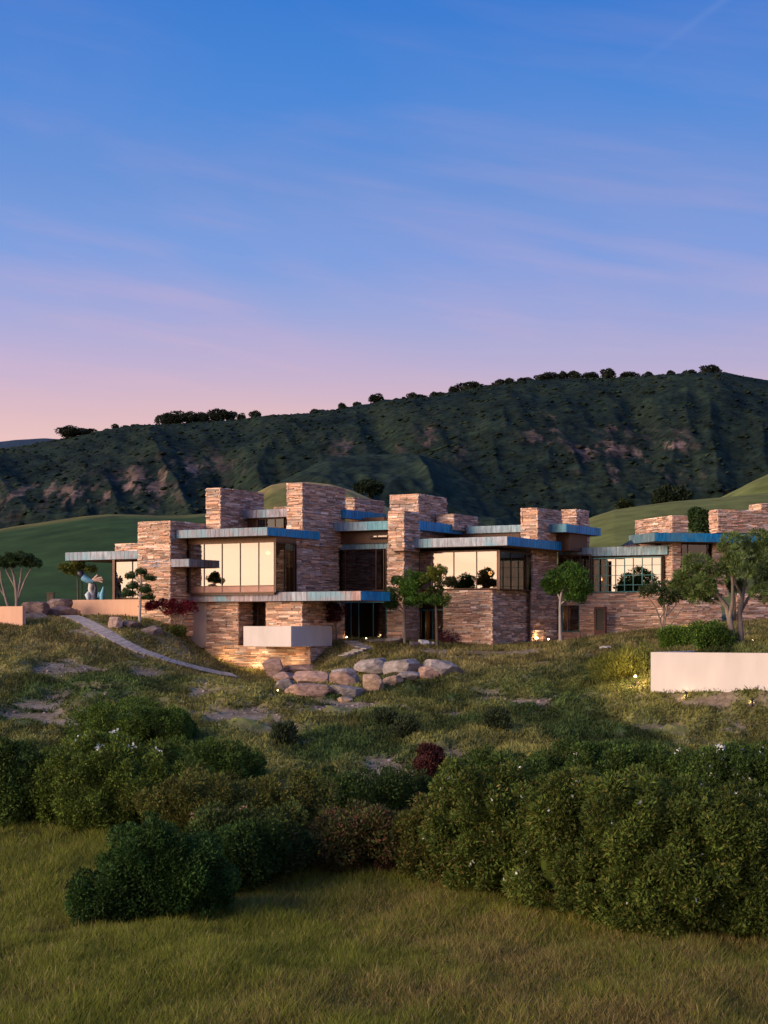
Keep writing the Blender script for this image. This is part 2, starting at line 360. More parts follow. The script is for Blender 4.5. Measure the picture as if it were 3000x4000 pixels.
def gz(x, y):
    x = np.asarray(x, float); y = np.asarray(y, float)
    i = np.clip(np.searchsorted(gx, x)-1, 0, len(gx)-2); j = np.clip(np.searchsorted(gy, y)-1, 0, len(gy)-2)
    fx = np.clip((x-gx[i])/(gx[i+1]-gx[i]), 0, 1); fy = np.clip((y-gy[j])/(gy[j+1]-gy[j]), 0, 1)
    return (GZ[j, i]*(1-fx)+GZ[j, i+1]*fx)*(1-fy)+(GZ[j+1, i]*(1-fx)+GZ[j+1, i+1]*fx)*fy
def ghit(px, py, d0=28, d1=135):
    d = np.arange(d0, d1, 0.1); x = (px-CX)/F*d; z = (HY-py)/F*d
    k = np.nonzero(z <= gz(x, d))[0]
    return d[k[0]] if len(k) else d1
def grid_faces(nx, ny):
    i = np.arange(nx*ny).reshape(ny, nx)
    return np.stack([i[:-1, :-1], i[:-1, 1:], i[1:, 1:], i[1:, :-1]], -1).reshape(-1, 4)
def lerp(a, b, t): return np.asarray(a)*(1-t[..., None])+np.asarray(b)*t[..., None]
def slope_green(x, y):
    t1 = fbm(x*0.35, y*0.14, 41, 4); t2 = fbm(x*1.4, y*0.6, 43, 3)
    c = lerp((0.050, 0.078, 0.020), (0.165, 0.158, 0.046), np.clip((t1-0.36)*3.4, 0, 1))
    up = np.clip((y-88)/14, 0, 1)*np.clip(0.35+(t2-0.3)*1.6, 0, 1)
    c = lerp(c, (0.120, 0.090, 0.035), 1-(1-up)) if False else c*(1-up[..., None])+np.array((0.205, 0.168, 0.066))*up[..., None]
    t3 = fbm(x*.75+4, y*.55, 61, 4, .6)
    return c*(0.8+0.5*t2[..., None])*(.72+np.clip((t3-.38)*2.6, 0, .65))[..., None]
gc = slope_green(GX, GY)
dirtc = lerp((0.165, 0.122, 0.080), (0.30, 0.235, 0.165), np.clip((fbm(GX*1.3, GY*0.8, 55, 5, .65)-.3)*2.2, 0, 1))
gc = gc*(1-DM[..., None])+dirtc*DM[..., None]
mead = np.clip((58-GY)/6, 0, 1)[..., None]
gc = gc*(1-mead)+np.array((0.125, 0.120, 0.035))*mead
V = np.stack([GX, GY, GZ], -1).reshape(-1, 3)
ground = link('ground', make_mesh('ground', V, [grid_faces(len(gx), len(gy))], M['ground'], gc.reshape(-1, 3), True)); tag(ground, kind='structure')
# wide plain that carries everything out to the horizon
ang = np.linspace(0, 2*math.pi, 97)[:-1]; V = [(0, 0, -16.0)]
for r in (300, 1200, 5000, 16000): V += [(r*math.cos(a), r*math.sin(a), -16.0) for a in ang]
Ft = [[0, 1+i, 1+(i+1) % 96] for i in range(96)]; Fq = [[1+k*96+i, 1+(k+1)*96+i, 1+(k+1)*96+(i+1) % 96, 1+k*96+(i+1) % 96] for k in range(3) for i in range(96)]
plain = link('plain', make_mesh('plain', V, [np.array(Ft), np.array(Fq)], M['meadow'], np.tile((0.05, 0.055, 0.03), (len(V), 1)))); tag(plain, kind='structure')

# ------------------------------------------------------------------ hills
def hill(name, prof, dr, d0, z0, material, colfn, px0, px1, nx, nt, bump=0, bfreq=0.1, back=1.25, pw=1.0, gully=0, seed=1, dz=0):
    pxs = np.linspace(px0, px1, nx); pr = np.array(prof, float)
    ry = np.interp(pxs, pr[:, 0], pr[:, 1])
    k = (pxs-CX)/F; rz = (HY-ry)/F*dr
    t = np.concatenate([np.linspace(0, 1, nt), np.linspace(1, back*1.6, nt//5+2)[1:]])
    K, T = np.meshgrid(k, t); RZ = np.broadcast_to(rz, K.shape); PXS = np.broadcast_to(pxs, K.shape)
    Dd = d0+(dr-d0)*T
    s = np.where(T <= 1, np.sin(np.clip(T, 0, 1)**pw*math.pi/2), 1-np.clip((T-1)*0.9, 0, 2)**1.5)
    Xw = K*Dd
    Zw = Dd*np.where(T <= 1, z0/d0+(RZ/dr-z0/d0)*s, RZ/dr*s)
    if gully:
        gn = fbm(PXS/330.0+T*0.8, T*1.3, seed+2, 4); Zw = Zw-gully*(np.abs(gn-0.5)*2)*np.sin(np.clip(T, 0, 1)*math.pi)**0.8
        Zw = Zw+gully*0.30*np.sin(np.clip(T, 0, 1)*math.pi)**0.8
    if bump:
        b = fbm(Xw*bfreq, Dd*bfreq*0.6, seed, 4, 0.6)
        Zw = Zw+bump*(b-0.5)*np.clip(1.0-T*0.6, 0.3, 1)
    Cc = colfn(Xw, Dd, Zw, PXS, T)
    o = link(name, make_mesh(name, np.stack([Xw, Dd, Zw], -1).reshape(-1, 3), [grid_faces(nx, len(t))], material, Cc.reshape(-1, 3), True))
    tag(o, kind='structure'); return (K, T, Xw, Dd, Zw)
RIDGE = [(-400,1800),(0,1755),(226,1718),(452,1673),(633,1660),(904,1640),(1230,1616),(1446,1575),(1500,1560),(1681,1556),(1889,1516),(2079,1484),(2404,1475),(2675,1462),(2838,1460),(3000,1487),(3400,1560)]
outcrop = [(130,1950,150,55,.8),(330,1930,190,50,1.),(560,1900,160,60,1.),(760,1830,130,40,.8),(1360,1755,40,25,1.),(1665,1710,38,42,1.15),(1600,1745,70,40,.7),(2190,1660,50,30,.8),(2275,1775,60,45,1.1),(2410,1800,45,90,1.1),(2490,1790,50,45,1.),(2620,1745,70,50,1.05),
           (2680,1850,60,30,.8),(2120,1720,60,50,.7),(2550,1910,35,25,.7),(1780,1750,50,30,.6),(2400,1670,60,25,.5),(900,1840,80,40,.6)]
def hill_col(x, d, z, px, t):
    u, py = pxy(x, d, z)
    a = fbm(x*0.035, d*0.022, 71, 5, 0.6); b = fbm(x*0.14, d*0.1, 73, 3)
    c = lerp((0.015, 0.024, 0.021), (0.036, 0.047, 0.030), np.clip((a-0.3)*2.4, 0, 1))
    c = c*(0.55+0.9*b[..., None])
    m = np.zeros_like(u); wb = 60*(fbm(x*0.03, z*0.06, 81, 3)-0.5)
    for cx, cy, rx, ry, s in outcrop: m = np.maximum(m, s*np.exp(-((u+wb-cx)/rx)**2-((py+wb*0.4-cy)/ry)**2))
    m = np.clip(m, 0, 1)**.6*np.clip((m*.55+(fbm(x*0.22+5+z*.05, z*0.13, 83, 5, .72)-0.5)*5.0-.34)*1.8, 0, 1)*.85
    rk = lerp((0.05, 0.036, 0.036), (0.27, 0.175, 0.135), np.clip((fbm(x*0.1, z*0.2, 87, 3)-0.3)*2.2, 0, 1))
    c = c*np.array((.58, .68, .64))
    return c*(1-m[..., None])+rk*m[..., None]
BH = hill('chaparral_ridge', RIDGE, 900, 470, 8, M['hill'], hill_col, -420, 3420, 680, 190, bump=3.4, bfreq=0.2, gully=13, seed=3, pw=0.92)
spur = [(700,2150),(950,2010),(1060,1915),(1170,1850),(1290,1795),(1450,1775),(1600,1778),(1720,1800),(1850,1845),(1980,1905),(2120,1985),(2300,2120),(2500,2300)]
def spur_col(x, d, z, px, t):
    a = fbm(x*0.05, d*0.04, 91, 5, 0.6); b = fbm(x*0.2, d*0.15, 93, 3)
    return lerp((0.016, 0.027, 0.020), (0.036, 0.052, 0.028), np.clip((a-0.3)*2.4, 0, 1))*(0.6+0.8*b[..., None])*np.array((.68, .74, .85))
hill('chaparral_spur', spur, 640, 430, 2, M['hill'], spur_col, 650, 2550, 320, 90, bump=4, bfreq=0.19, gully=12, seed=13)
def green_col(base, top, tt=0.75):
    def f(x, d, z, px, t):
        a = fbm(x*0.03, d*0.03, 101, 4); b = fbm(x*0.5, d*0.3, 103, 3)
        tr = np.clip(1-np.abs(((t*9+fbm(x*0.02, d*0.02, 107, 2)*3.5) % 1.0)-.5)*9, 0, 1)*.22*(vnoise(x*.05, d*.02, 109) > .45)
        b = b*(1-.5*np.clip((fbm(x*0.16, d*0.09, 111, 4)-.56)*6, 0, 1))+tr
        w = np.clip((t-tt)/(1-tt)+(a-0.5)*1.1, 0, 1)**1.5
        return lerp(base, top, w)*(0.82+0.36*b[..., None])
    return f
hill('green_hill', [(-500,2130),(-150,2092),(0,2068),(190,2038),(330,2017),(430,2009),(520,2009),(620,2014),(720,2012),(830,2003),(1000,2000),(1200,2030),(1500,2110),(1800,2200)], 270, 118, 0.0, M['meadow'],
     green_col((0.036, 0.068, 0.020), (0.19, 0.16, 0.05), 0.80), -600, 1900, 260, 70, bump=1.2, bfreq=0.03, seed=23)
hill('golden_knoll', [(850,2100),(940,1990),(1000,1925),(1060,1895),(1110,1886),(1200,1884),(1290,1893),(1370,1915),(1440,1945),(1530,1990),(1640,2060),(1800,2160)], 420, 300, 4, M['meadow'],
     green_col((0.07, 0.10, 0.03), (0.40, 0.28, 0.11), 0.35), 800, 1850, 160, 50, bump=0.8, bfreq=0.03, seed=27)
hill('green_hill', [(1900,2190),(2100,2110),(2240,2050),(2320,2018),(2400,1992),(2520,1972),(2640,1956),(2780,1945),(2900,1934),(3000,1925),(3400,1890)], 300, 122, -1.0, M['meadow'],
     green_col((0.13, 0.145, 0.042), (0.16, 0.16, 0.05), 0.7), 1850, 3600, 240, 70, bump=1.4, bfreq=0.03, seed=31)
hill('green_hill', [(2600,2060),(2780,1960),(2870,1915),(2940,1880),(3000,1852),(3300,1760),(3600,1720)], 440, 330, 10, M['meadow'],
     green_col((0.12, 0.14, 0.04), (0.16, 0.17, 0.055), 0.6), 2550, 3700, 120, 40, bump=2, bfreq=0.03, seed=35)
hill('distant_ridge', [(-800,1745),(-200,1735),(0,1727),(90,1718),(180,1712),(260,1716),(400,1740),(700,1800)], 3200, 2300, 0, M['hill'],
     green_col((0.030, 0.050, 0.075), (0.040, 0.060, 0.085)), -900, 900, 160, 30, bump=10, bfreq=0.01, seed=39)  # blue of distance haze put into the ridge colour
def surf(H, px, t):
    K, T, Xw, Dd, Zw = H; k = (px-CX)/F
    i = int(np.argmin(np.abs(K[0]-k))); j = int(np.argmin(np.abs(T[:, 0]-t)))
    return np.array([Xw[j, i], Dd[j, i], Zw[j, i]])

# ------------------------------------------------------------------ foliage
def rand_dirs(n):
    v = RNG.normal(size=(n, 3)); return v/np.linalg.norm(v, axis=1, keepdims=True)
def leaves(mb, pos, nrm, L, Wd, cols, up=0.25, spread=0.8, tri=False):
    n = len(pos); t = nrm*(1-spread*0.5)+rand_dirs(n)*spread+np.array([0, 0, up]); t /= np.linalg.norm(t, axis=1, keepdims=True)
    s = np.cross(t, rand_dirs(n)); s /= np.linalg.norm(s, axis=1, keepdims=True)+1e-9
    Ls = (L*(0.6+0.8*RNG.random(n)))[:, None]; Ws = (Wd*(0.6+0.8*RNG.random(n)))[:, None]
    if tri:
        mb.add(np.stack([pos-s*Ws*.5, pos+s*Ws*.5, pos+t*Ls], 1).reshape(-1, 3), np.arange(3*n).reshape(-1, 3), np.repeat(cols, 3, 0)); return
    V = np.stack([pos, pos+t*Ls*.45+s*Ws*.5, pos+t*Ls, pos+t*Ls*.45-s*Ws*.5], 1).reshape(-1, 3)
    mb.add(V, np.arange(4*n).reshape(-1, 4), np.repeat(cols, 4, 0))
def colvar(n, base, var=0.35, tint=None, tf=0.15):
    c = np.asarray(base, float)[None]*(1+var*(RNG.random((n, 1))*2-1))
    if tint is not None:
        k = RNG.random(n) < tf; c[k] = np.asarray(tint)*(0.7+0.6*RNG.random((k.sum(), 1)))
    return c
def lumpy_points(c, r, nl, rl, n, back=0.3, low=-0.25, toward=(0, -1, 0)):
    """n points on the shells of nl lumps spread over an ellipsoid"""
    d = rand_dirs(nl*4); d = d[d[:, 2] > low]; keep = (d@np.asarray(toward) > -0.35) | (RNG.random(len(d)) < back); d = d[keep][:nl]
    cen = np.asarray(c)+d*np.asarray(r)*(0.74+0.30*RNG.random((len(d), 1))); lr = rl*(0.6+0.8*RNG.random(len(d)))
    w = lr**2; idx = RNG.choice(len(d), n, p=w/w.sum())
    dd = rand_dirs(n)+d[idx]*0.7; dd /= np.linalg.norm(dd, axis=1, keepdims=True)
    rr = (0.55+0.5*np.sqrt(RNG.random(n)))[:, None]
    lump_col = 0.62+0.76*RNG.random(len(d))
    return cen[idx]+dd*lr[idx][:, None]*rr, dd, lump_col[idx]
def foliage_core(mb, c, r, col, seed=0):
    V, Fc = ICO2; nzz = 0.8+0.35*noise3(V*1.7, 1.0, seed); mb.add(np.asarray(c)+V*np.asarray(r)*nzz[:, None], Fc, col)
def bush(name, label, cx, w, foot, top, col, leafL, leafW, n, group=None, cat='bush', lumps=110, rl=0.22, tint=None, tf=0.12, flowers=None, ryk=0.8, low=-0.75, squash=1.0, up=.3, clump=.36, nlobe=10):
    d0 = ghit(cx, foot); rx = w/2/F*d0; ry = rx*ryk; dc = d0+ry*0.85; rx = w/2/F*dc*0.92
    x = (cx-CX)/F*dc; zg = float(gz(x, dc)); zt = zat(top, dc); h = max(zt-zg, 0.4)
    c = np.array([x, dc, zg+h*0.42]); r = np.array([rx, ry, h*0.55])
    root = empty(name, (x, dc, zg), label, cat, group)
    rla = rl*min(rx, h)*1.2 if w < 150 else clump
    rs = np.random.default_rng(int(cx*7+foot)); lobes = [(c-[0, 0, h*.06], r*np.array([.86, .86, .88]))]
    if w >= 150:
        for q in range(nlobe):
            a_ = rs.uniform(-.3, math.pi+.3); f_ = rs.uniform(.22, .58)
            lobes.append((c+np.array([math.cos(a_)*rx*.62, -math.sin(a_)*ry*.5, h*rs.uniform(-.20, .22)]), np.array([rx*f_, ry*f_, h*rs.uniform(.22, .34)])))
    wgt = np.array([lr_[0]*lr_[2] for _, lr_ in lobes]); wgt /= wgt.sum(); out = []
    for (lc_, lr_), w_ in zip(lobes, wgt): out.append(lumpy_points(lc_, lr_, max(8, int(lumps*1.5*w_)), rla, int(n*w_)+1, low=low))
    p, nn, lc = (np.concatenate(q_) for q_ in zip(*out))
    k = p[:, 2] > gz(p[:, 0], p[:, 1])-0.05; p, nn, lc = p[k], nn[k], lc[k]
    mb = MB(); cv = colvar(len(p), col, 0.35, tint, tf)*lc[:, None]
    leaves(mb, p, nn, leafL, leafW, cv, up=up)
    mb.obj('foliage', M['leaf'], root, (x, dc, zg))
    mb = MB(); 
    foliage_core(mb, c-np.array([0, -ry*.15, h*.05]), r*np.array([.62, .60, .60]), np.asarray(col), int(cx))
    mb.obj('inner_foliage', M['leaf'], root, (x, dc, zg))
    mb = MB()
    for q in range(5):
        a = random.uniform(0, 6.28); e = c+np.array([math.cos(a)*rx*.5, math.sin(a)*ry*.5, h*0.1])
        b = np.array([x+random.uniform(-.2, .2), dc+random.uniform(-.2, .2), zg-0.15]); tube(mb, [b, (b+e)/2+[0, 0, .1], e], [.06, .045, .02], 6)
    mb.obj('stem', M['darkbark'], root, (x, dc, zg))
    if flowers:
        fc, fn, fz, fs = flowers                   # colour, count, lowest height share, size
        k = np.nonzero((p[:, 2]-zg > fz*h) & (nn[:, 1] < 0.45))[0]
        cl = p[RNG.choice(k, max(fn//5, 1))]; ix = k[np.argsort(((p[k][:, None]-cl[None])**2).sum(-1).min(1)+RNG.random(len(k))*0.15)[:fn]] if len(k) < 30000 else RNG.choice(k, fn)
        q = p[ix]+nn[ix]*leafL*0.9; mb = MB()
        for _ in range(3): leaves(mb, q, nn[ix], fs, fs*0.8, colvar(len(q), fc, 0.15), spread=1.2)
        tag(mb.obj('blossoms', M['petal'], root, (x, dc, zg)), kind='stuff')
    return root

# ------------------------------------------------------------------ the house
TH, TR = math.radians(30), math.radians(73)
house = empty('stone_house', P(1500, 2505, 110), 'sprawling stone house with flat copper-edged roofs and glowing windows', 'house')
PAL = np.array([(.44,.31,.23),(.40,.25,.195),(.31,.265,.25),(.37,.20,.13),(.55,.45,.385),(.20,.135,.11),(.47,.29,.21),(.34,.23,.18)])
PAL = PAL*.82+np.array((.46,.38,.31))*.18
stones = []           # (V, colour, screen size, wall, shown)
def axes(th): return np.array([math.cos(th), -math.sin(th)]), np.array([math.sin(th), math.cos(th)])
def solve(l, c, r, d, th):
    u, v = axes(th); C = np.array([(c-CX)/F*d, d]); Lu = Lv = None
    if l is not None:
        k = (l-CX)/F; Lu = (C[0]-k*C[1])/(u[0]-k*u[1])
    if r is not None:
        k = (r-CX)/F; Lv = (k*C[1]-C[0])/(v[0]-k*v[1])
    return C, u, v, Lu, Lv
def lay(P0, a, nrm, W, z0, z1, wall, shown=True, groundcut=True):
    z = z0
    while z < z1-0.02:
        h = min(random.choice((.04,.045,.055,.06,.07,.085,.105,.14)), z1-z)
        if z1-z-h < 0.04: h = z1-z
        s = -random.uniform(0, .5)
        while s < W:
            l = random.uniform(.22, 1.10)*(0.75+2.0*h); e = min(s+l, W+random.uniform(-.01, .05)); b = max(s, -random.uniform(-.01, .05))
            if e-b > 0.06:
                mid = (b+e)/2; X0, Y0 = P0[0]+a[0]*mid, P0[1]+a[1]*mid
                if not groundcut or z+h > float(gz(X0, Y0))-0.25:
                    pr = random.uniform(-.045, .055)
                    Vv = box_verts(P0, a, nrm, b, e-random.uniform(.008, .022), -.10, pr, z, z+h-random.uniform(.006, .016))
                    Vv = Vv+(RNG.random((8, 3))-.5)*np.array([.024, .024, .012])
                    stones.append((Vv, PAL[random.randrange(8)]*random.uniform(.82, 1.9)*np.array([1.14, 1.06, 1.0]), (e-b)*h*(abs(nrm[1])), wall, shown and z > float(gz(X0, Y0))))
            s += l
        z += h
def mass(name, l, c, r, d, yt, yb, th=TH, Lu=None, Lv=None, deep=None, su=True, sv=True, parent=None):
    C, u, v, a, b = solve(l, c, r, d, th); Lu = Lu or a; Lv = Lv or b or 2.0
    z1, z0 = zat(yt, d), zat(yb, d)
    if deep: z0 -= deep
    mb = MB(); mb.add(box_verts(C, u, v, -Lu+.06, -.06, .06, Lv-.06, z0, z1-.03), BOXF)
    w = mb.obj(name, M['core'], parent or house)
    if su is not None: lay(C-u*Lu, u, -v, Lu, z0, z1, w, su)
    if sv is not None: lay(C, v, u, Lv, z0, z1, w, sv)
    # a few coping stones give the tops an uneven edge
    lay(C-u*Lu+v*Lv, v*-1, -u, Lv, max(z0, z1-1.2), z1, w, False)
    return w
# name, left, corner, right, depth, top, bottom
mass('stone_pier', 540, 665, 716, 108, 2033, 2448, deep=.6, Lv=6.0)
mass('stone_wall', 451, 560, None, 112.3, 2120, 2158, Lv=3)
mass('chimney', 805, 861, 1031, 110.6, 1904, 2070)
mass('chimney', 1121, 1181, 1350, 108.6, 1884, 2128)
mass('stone_wall', 1140, 1158, 1323, 108.3, 2085, 2325, su=None)
mass('stone_pier', 801, 931, 960, 108.4, 2350, 2560, deep=1.2, Lv=3.2)
mass('stone_pier', 1040, 1181, 1345, 106.0, 2350, 2545, deep=1.0)
mass('stone_base', 800, 1212, 1240, 105.6, 2522, 2600, deep=1.3, Lv=3.5)
mass('stone_wall', 1350, 1384, 1502, 115, 1942, 2000)
mass('chimney', 1524, 1634, 1746, 113.4, 1928, 2100)
mass('chimney', 1517, 1578, 1640, 108.9, 1994, 2150)
mass('stone_pier', 1513, 1578, 1638, 109.6, 2135, 2503, deep=.6)
mass('chimney', 1706, 1774, 1868, 114.5, 2006, 2070)
mass('chimney', 2035, 2100, 2196, 111.5, 1982, 2125)
mass('chimney', 2194, 2252, 2302, 116.5, 1988, 2110)
mass('stone_wall', 2225, 2250, 2302, 118.5, 2090, 2160, su=None)
mass('stone_base', 1733, 1923, 2121, 108.5, 2304, 2528, deep=.6)
mass('stone_wall', 2060, 2078, 2178, 112.7, 2140, 2510, su=None, deep=.5)
mass('stone_wall', 2264, 2607, None, 112.3, 2313, 2480, deep=.8, Lv=3)
mass('stone_wall', 2150, 2264, None, 115.4, 2313, 2364, Lv=3, sv=None)
mass('stone_wall', 2180, 2264, None, 115.3, 2470, 2500, Lv=1, deep=.8, sv=None)
mass('stone_pier', 2583, 2627, 2660, 112.0, 2112, 2330, TR)
mass('stone_wall', 2594, 2602, 2818, 111.0, 2334, 2466, TR, deep=.8, Lu=.6, su=None)
mass('stone_wall', 2874, 2880, 3160, 113.4, 2318, 2420, TR, deep=.8, Lu=.6, su=None)
mass('stone_wall', 2482, 2627, 2687, 113.4, 2012, 2080, TR)
mass('stone_wall', 2771, 2805, 3100, 113.2, 1989, 2080, TR)
mass('chimney', 2926, 2974, 3090, 116, 1965, 1998, TR)
mass('stone_pier', 2780, 2786, 2845, 113.2, 2112, 2330, TR, Lu=1.0, su=None)
mass('stone_wall', 2440, 2615, None, 114.2, 2122, 2150, Lv=1.2)
# a lit strip of low stone on the roof between the towers
mass('stone_wall', 1072, 1124, None, 112, 1978, 1992, Lv=1.0)

def facepanels(P0, a, nrm, W, z0, z1, parent, pal, step=0.36):
    n = max(1, int(round(W/step))); w = W/n
    meshes = []
    for q in range(3):
        mb = box_verts((0, 0), (1, 0), (0, -1), -w/2+.004, w/2-.004, -.02, .03, 0, z1-z0)
        V2 = np.concatenate([mb, box_verts((0, 0), (1, 0), (0, -1), w/2-.012, w/2-.004, .03, .036+.004*q, .01, z1-z0-.004)])
        meshes.append(make_mesh('fascia_panel', V2, [np.concatenate([BOXF, BOXF+8])], M['copper']))
    rz = math.atan2(a[1], a[0])
    run = 0; c0 = np.array(pal[0])
    for i in range(n):
        if run <= 0: c0 = np.array(random.choice(pal)); run = random.randint(3, 9)
        run -= 1
        q = P0+a*(w*(i+.5))
        o = link('fascia_panel', meshes[i % 3], parent, (q[0], q[1], z0)); o.rotation_euler = (0, 0, rz)
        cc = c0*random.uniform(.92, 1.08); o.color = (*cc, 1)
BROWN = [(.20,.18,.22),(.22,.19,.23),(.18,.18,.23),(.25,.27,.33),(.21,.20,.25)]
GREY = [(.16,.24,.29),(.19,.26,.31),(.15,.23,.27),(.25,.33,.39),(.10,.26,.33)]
SKYLIT_BLUE = [(.010,.26,.52),(.012,.29,.56),(.010,.23,.48),(.02,.33,.54),(.012,.27,.50)]  # verdigris, with the blue sky's cast on right-hand faces put into the colour
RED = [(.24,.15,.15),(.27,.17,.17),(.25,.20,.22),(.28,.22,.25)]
def roof(l, c, r, d, yt, yb, pu, pv, th=TH, Lv=None, Lu=None, u2=None, back=False, soff=True):
    C, u, v, a, b = solve(l, c, r, d, th); Lu = Lu or a; Lv = Lv or b
    z1, z0 = zat(yt, d), zat(yb, d)
    mb = MB(); mb.add(box_verts(C, u, v, -Lu+.03, -.03, .03, Lv-.03, z0+.03, z1-.03), BOXF); ro = mb.obj('roof', M['roof'], house)
    if soff:
        mb = MB(); mb.add(box_verts(C, u, v, -Lu+.12, -.12, .12, Lv-.12, z0-.02, z0+.025), BOXF); mb.obj('soffit', M['soffit'], ro)
    if u2:                                                # copper that changes along the face: two runs
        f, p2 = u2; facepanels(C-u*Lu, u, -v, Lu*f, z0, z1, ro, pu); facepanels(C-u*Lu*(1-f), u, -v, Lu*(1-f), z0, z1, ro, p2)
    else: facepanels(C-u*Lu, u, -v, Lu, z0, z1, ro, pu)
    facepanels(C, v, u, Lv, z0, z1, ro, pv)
    return ro
roof(576, 1045, 1248, 104.9, 2059, 2091, BROWN, SKYLIT_BLUE)
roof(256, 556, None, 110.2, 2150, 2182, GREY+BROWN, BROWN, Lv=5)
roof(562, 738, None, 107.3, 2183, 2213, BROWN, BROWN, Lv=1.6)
roof(952, 1126, None, 110.8, 1987, 2018, BROWN, SKYLIT_BLUE, Lv=3.5)
roof(1269, 1532, 1560, 109.8, 2034, 2068, GREY, SKYLIT_BLUE, Lv=2.2)
roof(1335, 1350, 1506, 112.5, 1990, 2024, SKYLIT_BLUE, SKYLIT_BLUE)
roof(1243, 1982, 2236, 106.7, 2095, 2130, GREY, SKYLIT_BLUE, u2=(.62, BROWN))
roof(1600, 1634, 1830, 110.6, 2034, 2070, GREY, SKYLIT_BLUE)
roof(1822, 2036, 2062, 113.6, 2050, 2078, GREY, SKYLIT_BLUE, Lv=2.0)
roof(2139, 2211, 2345, 112.4, 2046, 2078, GREY, SKYLIT_BLUE)
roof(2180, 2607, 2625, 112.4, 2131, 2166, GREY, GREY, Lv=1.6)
roof(2458, 2559, 3140, 110.5, 2080, 2114, GREY, SKYLIT_BLUE, TR)
roof(697, 1410, 1522, 103.2, 2309, 2345, RED, SKYLIT_BLUE, u2=(.3, RED+BROWN))

def lbox(name, l, c, r, d, yt, yb, material, th=TH, Lv=None, Lu=None, parent=None, deep=0):
    C, u, v, a, b = solve(l, c, r, d, th); mb = MB()
    mb.add(box_verts(C, u, v, -(Lu or a), 0, 0, Lv or b, zat(yb, d)-deep, zat(yt, d)), BOXF); return mb.obj(name, material, parent or house)
def window(side, l, r, d, yt, yb, mull, material, frame, th=TH, rows=(), panel=None, room=2.6, fw=.05, lit=None, roomcol='room', curtain=None):
    """glazing on a u-face (corner at r) or v-face (corner at l); mull: pixel columns, rows: pixel rows at the corner depth"""
    C, u, v, a, b = solve(l if side == 'u' else None, r if side == 'u' else l, r if side == 'v' else None, d, th)
    if side == 'u': W = a; P0 = C-u*W; ax, nr = u, -v
    else: W = b; P0 = C; ax, nr = v, u
    def s_of(px):
        k = (px-CX)/F; return (k*P0[1]-P0[0])/(ax[0]-k*ax[1])
    z1, z0 = zat(yt, d), zat(yb, d)
    root = MB()
    for s0, s1, a0, a1 in ((0, W, z1-fw*1.4, z1), (0, W, z0, z0+fw*1.4), (0, fw, z0+fw*1.4, z1-fw*1.4), (W-fw, W, z0+fw*1.4, z1-fw*1.4)):
        root.add(box_verts(P0, ax, nr, s0, s1, -.08, .05, a0, a1), BOXF)
    win = root.obj('window', frame, house)
    ss = [0]+[s_of(m) for m in mull]+[W]; zr = sorted([z0]+[zat(y, d) for y in rows]+[z1])
    zp = zat(panel, d) if panel else z0
    for m in ss[1:-1]:
        mb = MB(); mb.add(box_verts(P0, ax, nr, m-fw*.5, m+fw*.5, -.06, .045, z0+fw*1.4, z1-fw*1.4), BOXF); mb.obj('mullion', frame, win)
    for q in zr[1:-1]:
        mb = MB(); mb.add(box_verts(P0, ax, nr, fw, W-fw, -.055, .038, q-fw*.35, q+fw*.35), BOXF); mb.obj('transom', frame, win)
    for i in range(len(ss)-1):
        for j in range(len(zr)-1):
            lo = max(zr[j], zp) if panel else zr[j]
            mb = MB(); tl = random.uniform(-.004, .004)
            Vp = box_verts(P0, ax, nr, ss[i]+.01, ss[i+1]-.01, -.012, 0, lo, zr[j+1]); Vp[:, :2] += nr*np.where(Vp[:, 2:3] > (lo+zr[j+1])/2, tl, 0)
            mb.add(Vp, BOXF); mb.obj('pane', material, win)
        if panel:
            mb = MB(); mb.add(box_verts(P0, ax, nr, ss[i]+.025, ss[i+1]-.025, -.05, .02, z0+.03, zp-.01), BOXF); mb.obj('spandrel_panel', M['panel'], win)
    if panel:
        mb = MB(); mb.add(box_verts(P0, ax, nr, .02, W-.02, -.06, .04, zp-.03, zp+.03), BOXF); mb.obj('transom', frame, win)
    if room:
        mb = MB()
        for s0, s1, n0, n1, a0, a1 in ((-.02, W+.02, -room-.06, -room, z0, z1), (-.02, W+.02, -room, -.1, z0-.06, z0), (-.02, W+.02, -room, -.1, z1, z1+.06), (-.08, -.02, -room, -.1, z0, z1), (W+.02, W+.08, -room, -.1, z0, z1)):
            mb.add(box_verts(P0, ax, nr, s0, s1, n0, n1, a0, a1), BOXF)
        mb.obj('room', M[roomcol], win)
    if curtain:
        for c0, c1 in curtain:
            s0, s1 = s_of(c0), s_of(c1); n = max(4, int((s1-s0)/.12)); mb = MB(); t = np.linspace(0, 1, n*4+1)
            sx_ = s0+(s1-s0)*t; off = -.28+.05*np.sin(t*n*2*math.pi)
            Vc = np.concatenate([np.stack([P0[0]+ax[0]*sx_+nr[0]*off, P0[1]+ax[1]*sx_+nr[1]*off, np.full_like(t, zz)], -1) for zz in (z0+.04, z1-.06)])
            k = len(t); mb.add(Vc, [[i, i+1, k+i+1, k+i] for i in range(k-1)]); mb.obj('curtain', M['curtain'], win)
    if lit:
        e, frac, zf, dep = lit; ld = bpy.data.lights.new('room_light', 'POINT'); ld.energy = e; ld.color = (1, .62, .28); ld.shadow_soft_size = .15
        lo = bpy.data.objects.new('room_light', ld); COL.objects.link(lo); q = P0+ax*W*frac-nr*dep; lo.location = (q[0], q[1], z0+(z1-z0)*zf)
    return win
